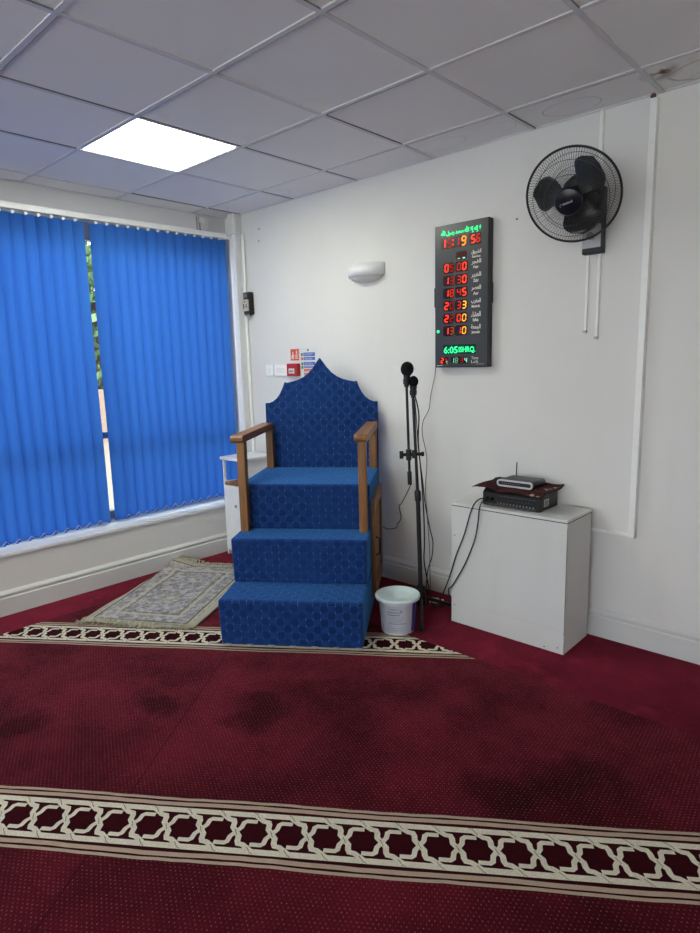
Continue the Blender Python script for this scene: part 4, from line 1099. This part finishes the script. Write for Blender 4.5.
MB().box((.0006, -.012, .0), (.020, .095, .125)).build('cover', M['wall'], jb, bevel=.002)
MB().box((.019, .010, .078), (.034, .050, .115)).build('connector', M['trunk'], jb, bevel=.002)
mb = MB(); mb.box((.019, -.012, -.002), (.021, -.008, .125)); mb.box((.020, .005, .010), (.026, .022, .028)); mb.box((.020, .012, .030), (.024, .016, .074)); mb.box((.019, .006, .076), (.021, .008, .12)); mb.build('cable_end', M['dark_gap'], jb)
# stray screw holes on the back wall
for x, z in ((.189, 2.438), (.182, 2.353), (2.287, 2.163)):
    tag(MB().cyl((x, -.003, z), (x, .0005, z), .005, 10).build('wall_plug', M['dark_gap']), {2.438: 'upper dark screw hole near the window corner', 2.353: 'lower dark screw hole near the window corner', 2.163: 'dark screw hole between the clock and fan'}[z], 'hole')

# ================================================================== VERTICAL BLIND
bld = thing('vertical_blind', 'bright blue vertical blind closed over the window with a narrow gap', 'blind', (-.130, 0, 0))
def tiltz(y): return 0.0165 * (y + 1.0)
mb = MB()
pr = [(-.020, 2.394), (.020, 2.394), (.020, 2.430), (-.020, 2.430)]
vs = []
for y in (-4.25, -.075): vs += [(x, y, z + tiltz(y) * .6) for x, z in pr]
mb.add(vs, [(0, 1, 2, 3), (7, 6, 5, 4), (0, 4, 5, 1), (1, 5, 6, 2), (2, 6, 7, 3), (3, 7, 4, 0)])
lab(mb.build('headrail', M['white'], bld, bevel=.002), 'white headrail')
groups = []
g1 = [-0.130 - .0748 * i for i in range(14)]
y = -1.236; g2 = []
while y > -4.2: g2.append(y); y -= 0.0745
def slat(y, ang, group_i):
    ztop = 2.377 + tiltz(y); zbot = 0.398 + tiltz(y)
    hw = .0445; nz = 8; vs = []; nxx = 4
    bow = random.uniform(-.004, .004)
    for k in range(nz + 1):
        z = zbot + (ztop - zbot) * k / nz
        a = ang + bow * sin(pi * k / nz) * 6
        for j in range(nxx + 1):
            c = (j / nxx - .5) * 2 * hw; curv = .0085 * (1 - (j / nxx * 2 - 1) ** 2)
            vs.append((c * sin(a) + curv, y + c * cos(a) + .002 * sin(k), z))
    w_ = nxx + 1
    fs = [(k * w_ + j, k * w_ + j + 1, (k + 1) * w_ + j + 1, (k + 1) * w_ + j) for k in range(nz) for j in range(nxx)]
    mb = MB(); mb.add(vs, fs, 0, True)
    s = mb.build('slat', M['blind'], bld)
    mb = MB(); mb.box((-.004, y - .009, ztop - .004), (.008, y + .009, ztop + .014)); mb.box((-.002, y - .003, ztop + .012), (.003, y + .003, ztop + .034)); mb.build('hanger', M['white'], s)
    mb = MB(); c = hw * .86
    mb.add([(-c * sin(ang) - .0012, y - c * cos(ang), zbot + .002), (c * sin(ang) - .0012, y + c * cos(ang), zbot + .002), (c * sin(ang) - .0012, y + c * cos(ang), zbot + .022), (-c * sin(ang) - .0012, y - c * cos(ang), zbot + .022),
            (-c * sin(ang) + .0012, y - c * cos(ang), zbot + .002), (c * sin(ang) + .0012, y + c * cos(ang), zbot + .002), (c * sin(ang) + .0012, y + c * cos(ang), zbot + .022), (-c * sin(ang) + .0012, y - c * cos(ang), zbot + .022)],
           [(0, 1, 2, 3), (7, 6, 5, 4), (0, 4, 5, 1), (1, 5, 6, 2), (2, 6, 7, 3), (3, 7, 4, 0)])
    mb.build('bottom_weight', M['blind'], s)
for gi, g in enumerate((g1, g2)):
    angs = {}
    for y in g:
        a = radians(24) + random.uniform(-.12, .12)
        if gi == 0 and abs(y + .130 + .0748 * 2) < .01: a = radians(32)
        if gi == 1 and abs(y + 1.236 + .0745 * 3) < .01: a = radians(34)
        angs[y] = a; slat(y, a, gi)
    mb = MB()
    for i in range(len(g) - 1):
        ya, yb = g[i], g[i + 1]
        za, zb_ = .404 + tiltz(ya), .404 + tiltz(yb)
        mb.tube([(.020, ya - .012, za), (.028, (ya + yb) / 2 + .004, za + .026), (.020, yb + .018, zb_)], .0016, 4)
        mb.tube([(.020, ya - .012, za), (.020, ya + .018, za)], .0016, 4)
    lab(mb.build('bead_chain', M['white'], bld), 'white link chain')

# ================================================================== OUTSIDE
mb = MB(); mb.box((-30, -30, -.50), (-.42, 20, -.15))
yard = mb.build('pavement', simple('sunlit_paving', (.24, .185, .125), .9, .1, var=.15, scale=4)); struct(yard, 'sunlit paving outside the window')
mb = MB(); mb.box((-9.4, -14, -.15), (-9.1, 14, .98)); struct(mb.build('garden_wall', simple('pale_brick', (.24, .17, .12), .9, .1, var=.2, scale=12)), 'low brick wall outside')
random.seed(21)
leaf = NT('green_leaves'); ln = leaf.noise(1.5); leaf = leaf.fin(leaf.mix(leaf.mapr(ln, .35, .65), (.05, .11, .03), (.20, .27, .12)), .6, .2)
def tree(x, y, h, r, label):
    t = thing('tree', label, 'tree', (x, y, -.15), 0, 'trees outside the window')
    mb = MB(); mb.tube([(0, 0, 0), (.05, .02, h * .3), (-.03, .06, h * .6)], [.16, .12, .07], 10)
    mb.build('trunk', simple('bark', (.10, .07, .05), .9), t)
    mb = MB()
    for _ in range(3200):
        a = random.uniform(0, 2 * pi); u_ = random.uniform(-1, 1); rr = r * random.random() ** .33
        c = Vector((rr * cos(a) * math.sqrt(1 - u_ * u_), rr * sin(a) * math.sqrt(1 - u_ * u_), h * .55 + rr * u_ * 1.15))
        n = Vector((random.gauss(0, 1), random.gauss(0, 1), random.gauss(0, 1))).normalized(); p = n.orthogonal().normalized(); q = n.cross(p); s = random.uniform(.10, .20)
        mb.add([c - p * s, c - q * s * .5, c + p * s, c + q * s * .5], [(0, 1, 2, 3)])
    mb.build('crown', leaf, t)
for x, y, h, r in ((-11.3, 4.1, 5.4, 2.1), (-12, 9.3, 5.6, 2.2), (-11.3, -1.0, 5.0, 2.0)):
    tree(x, y, h, r, 'leafy green tree beyond the low wall outside the window gap')
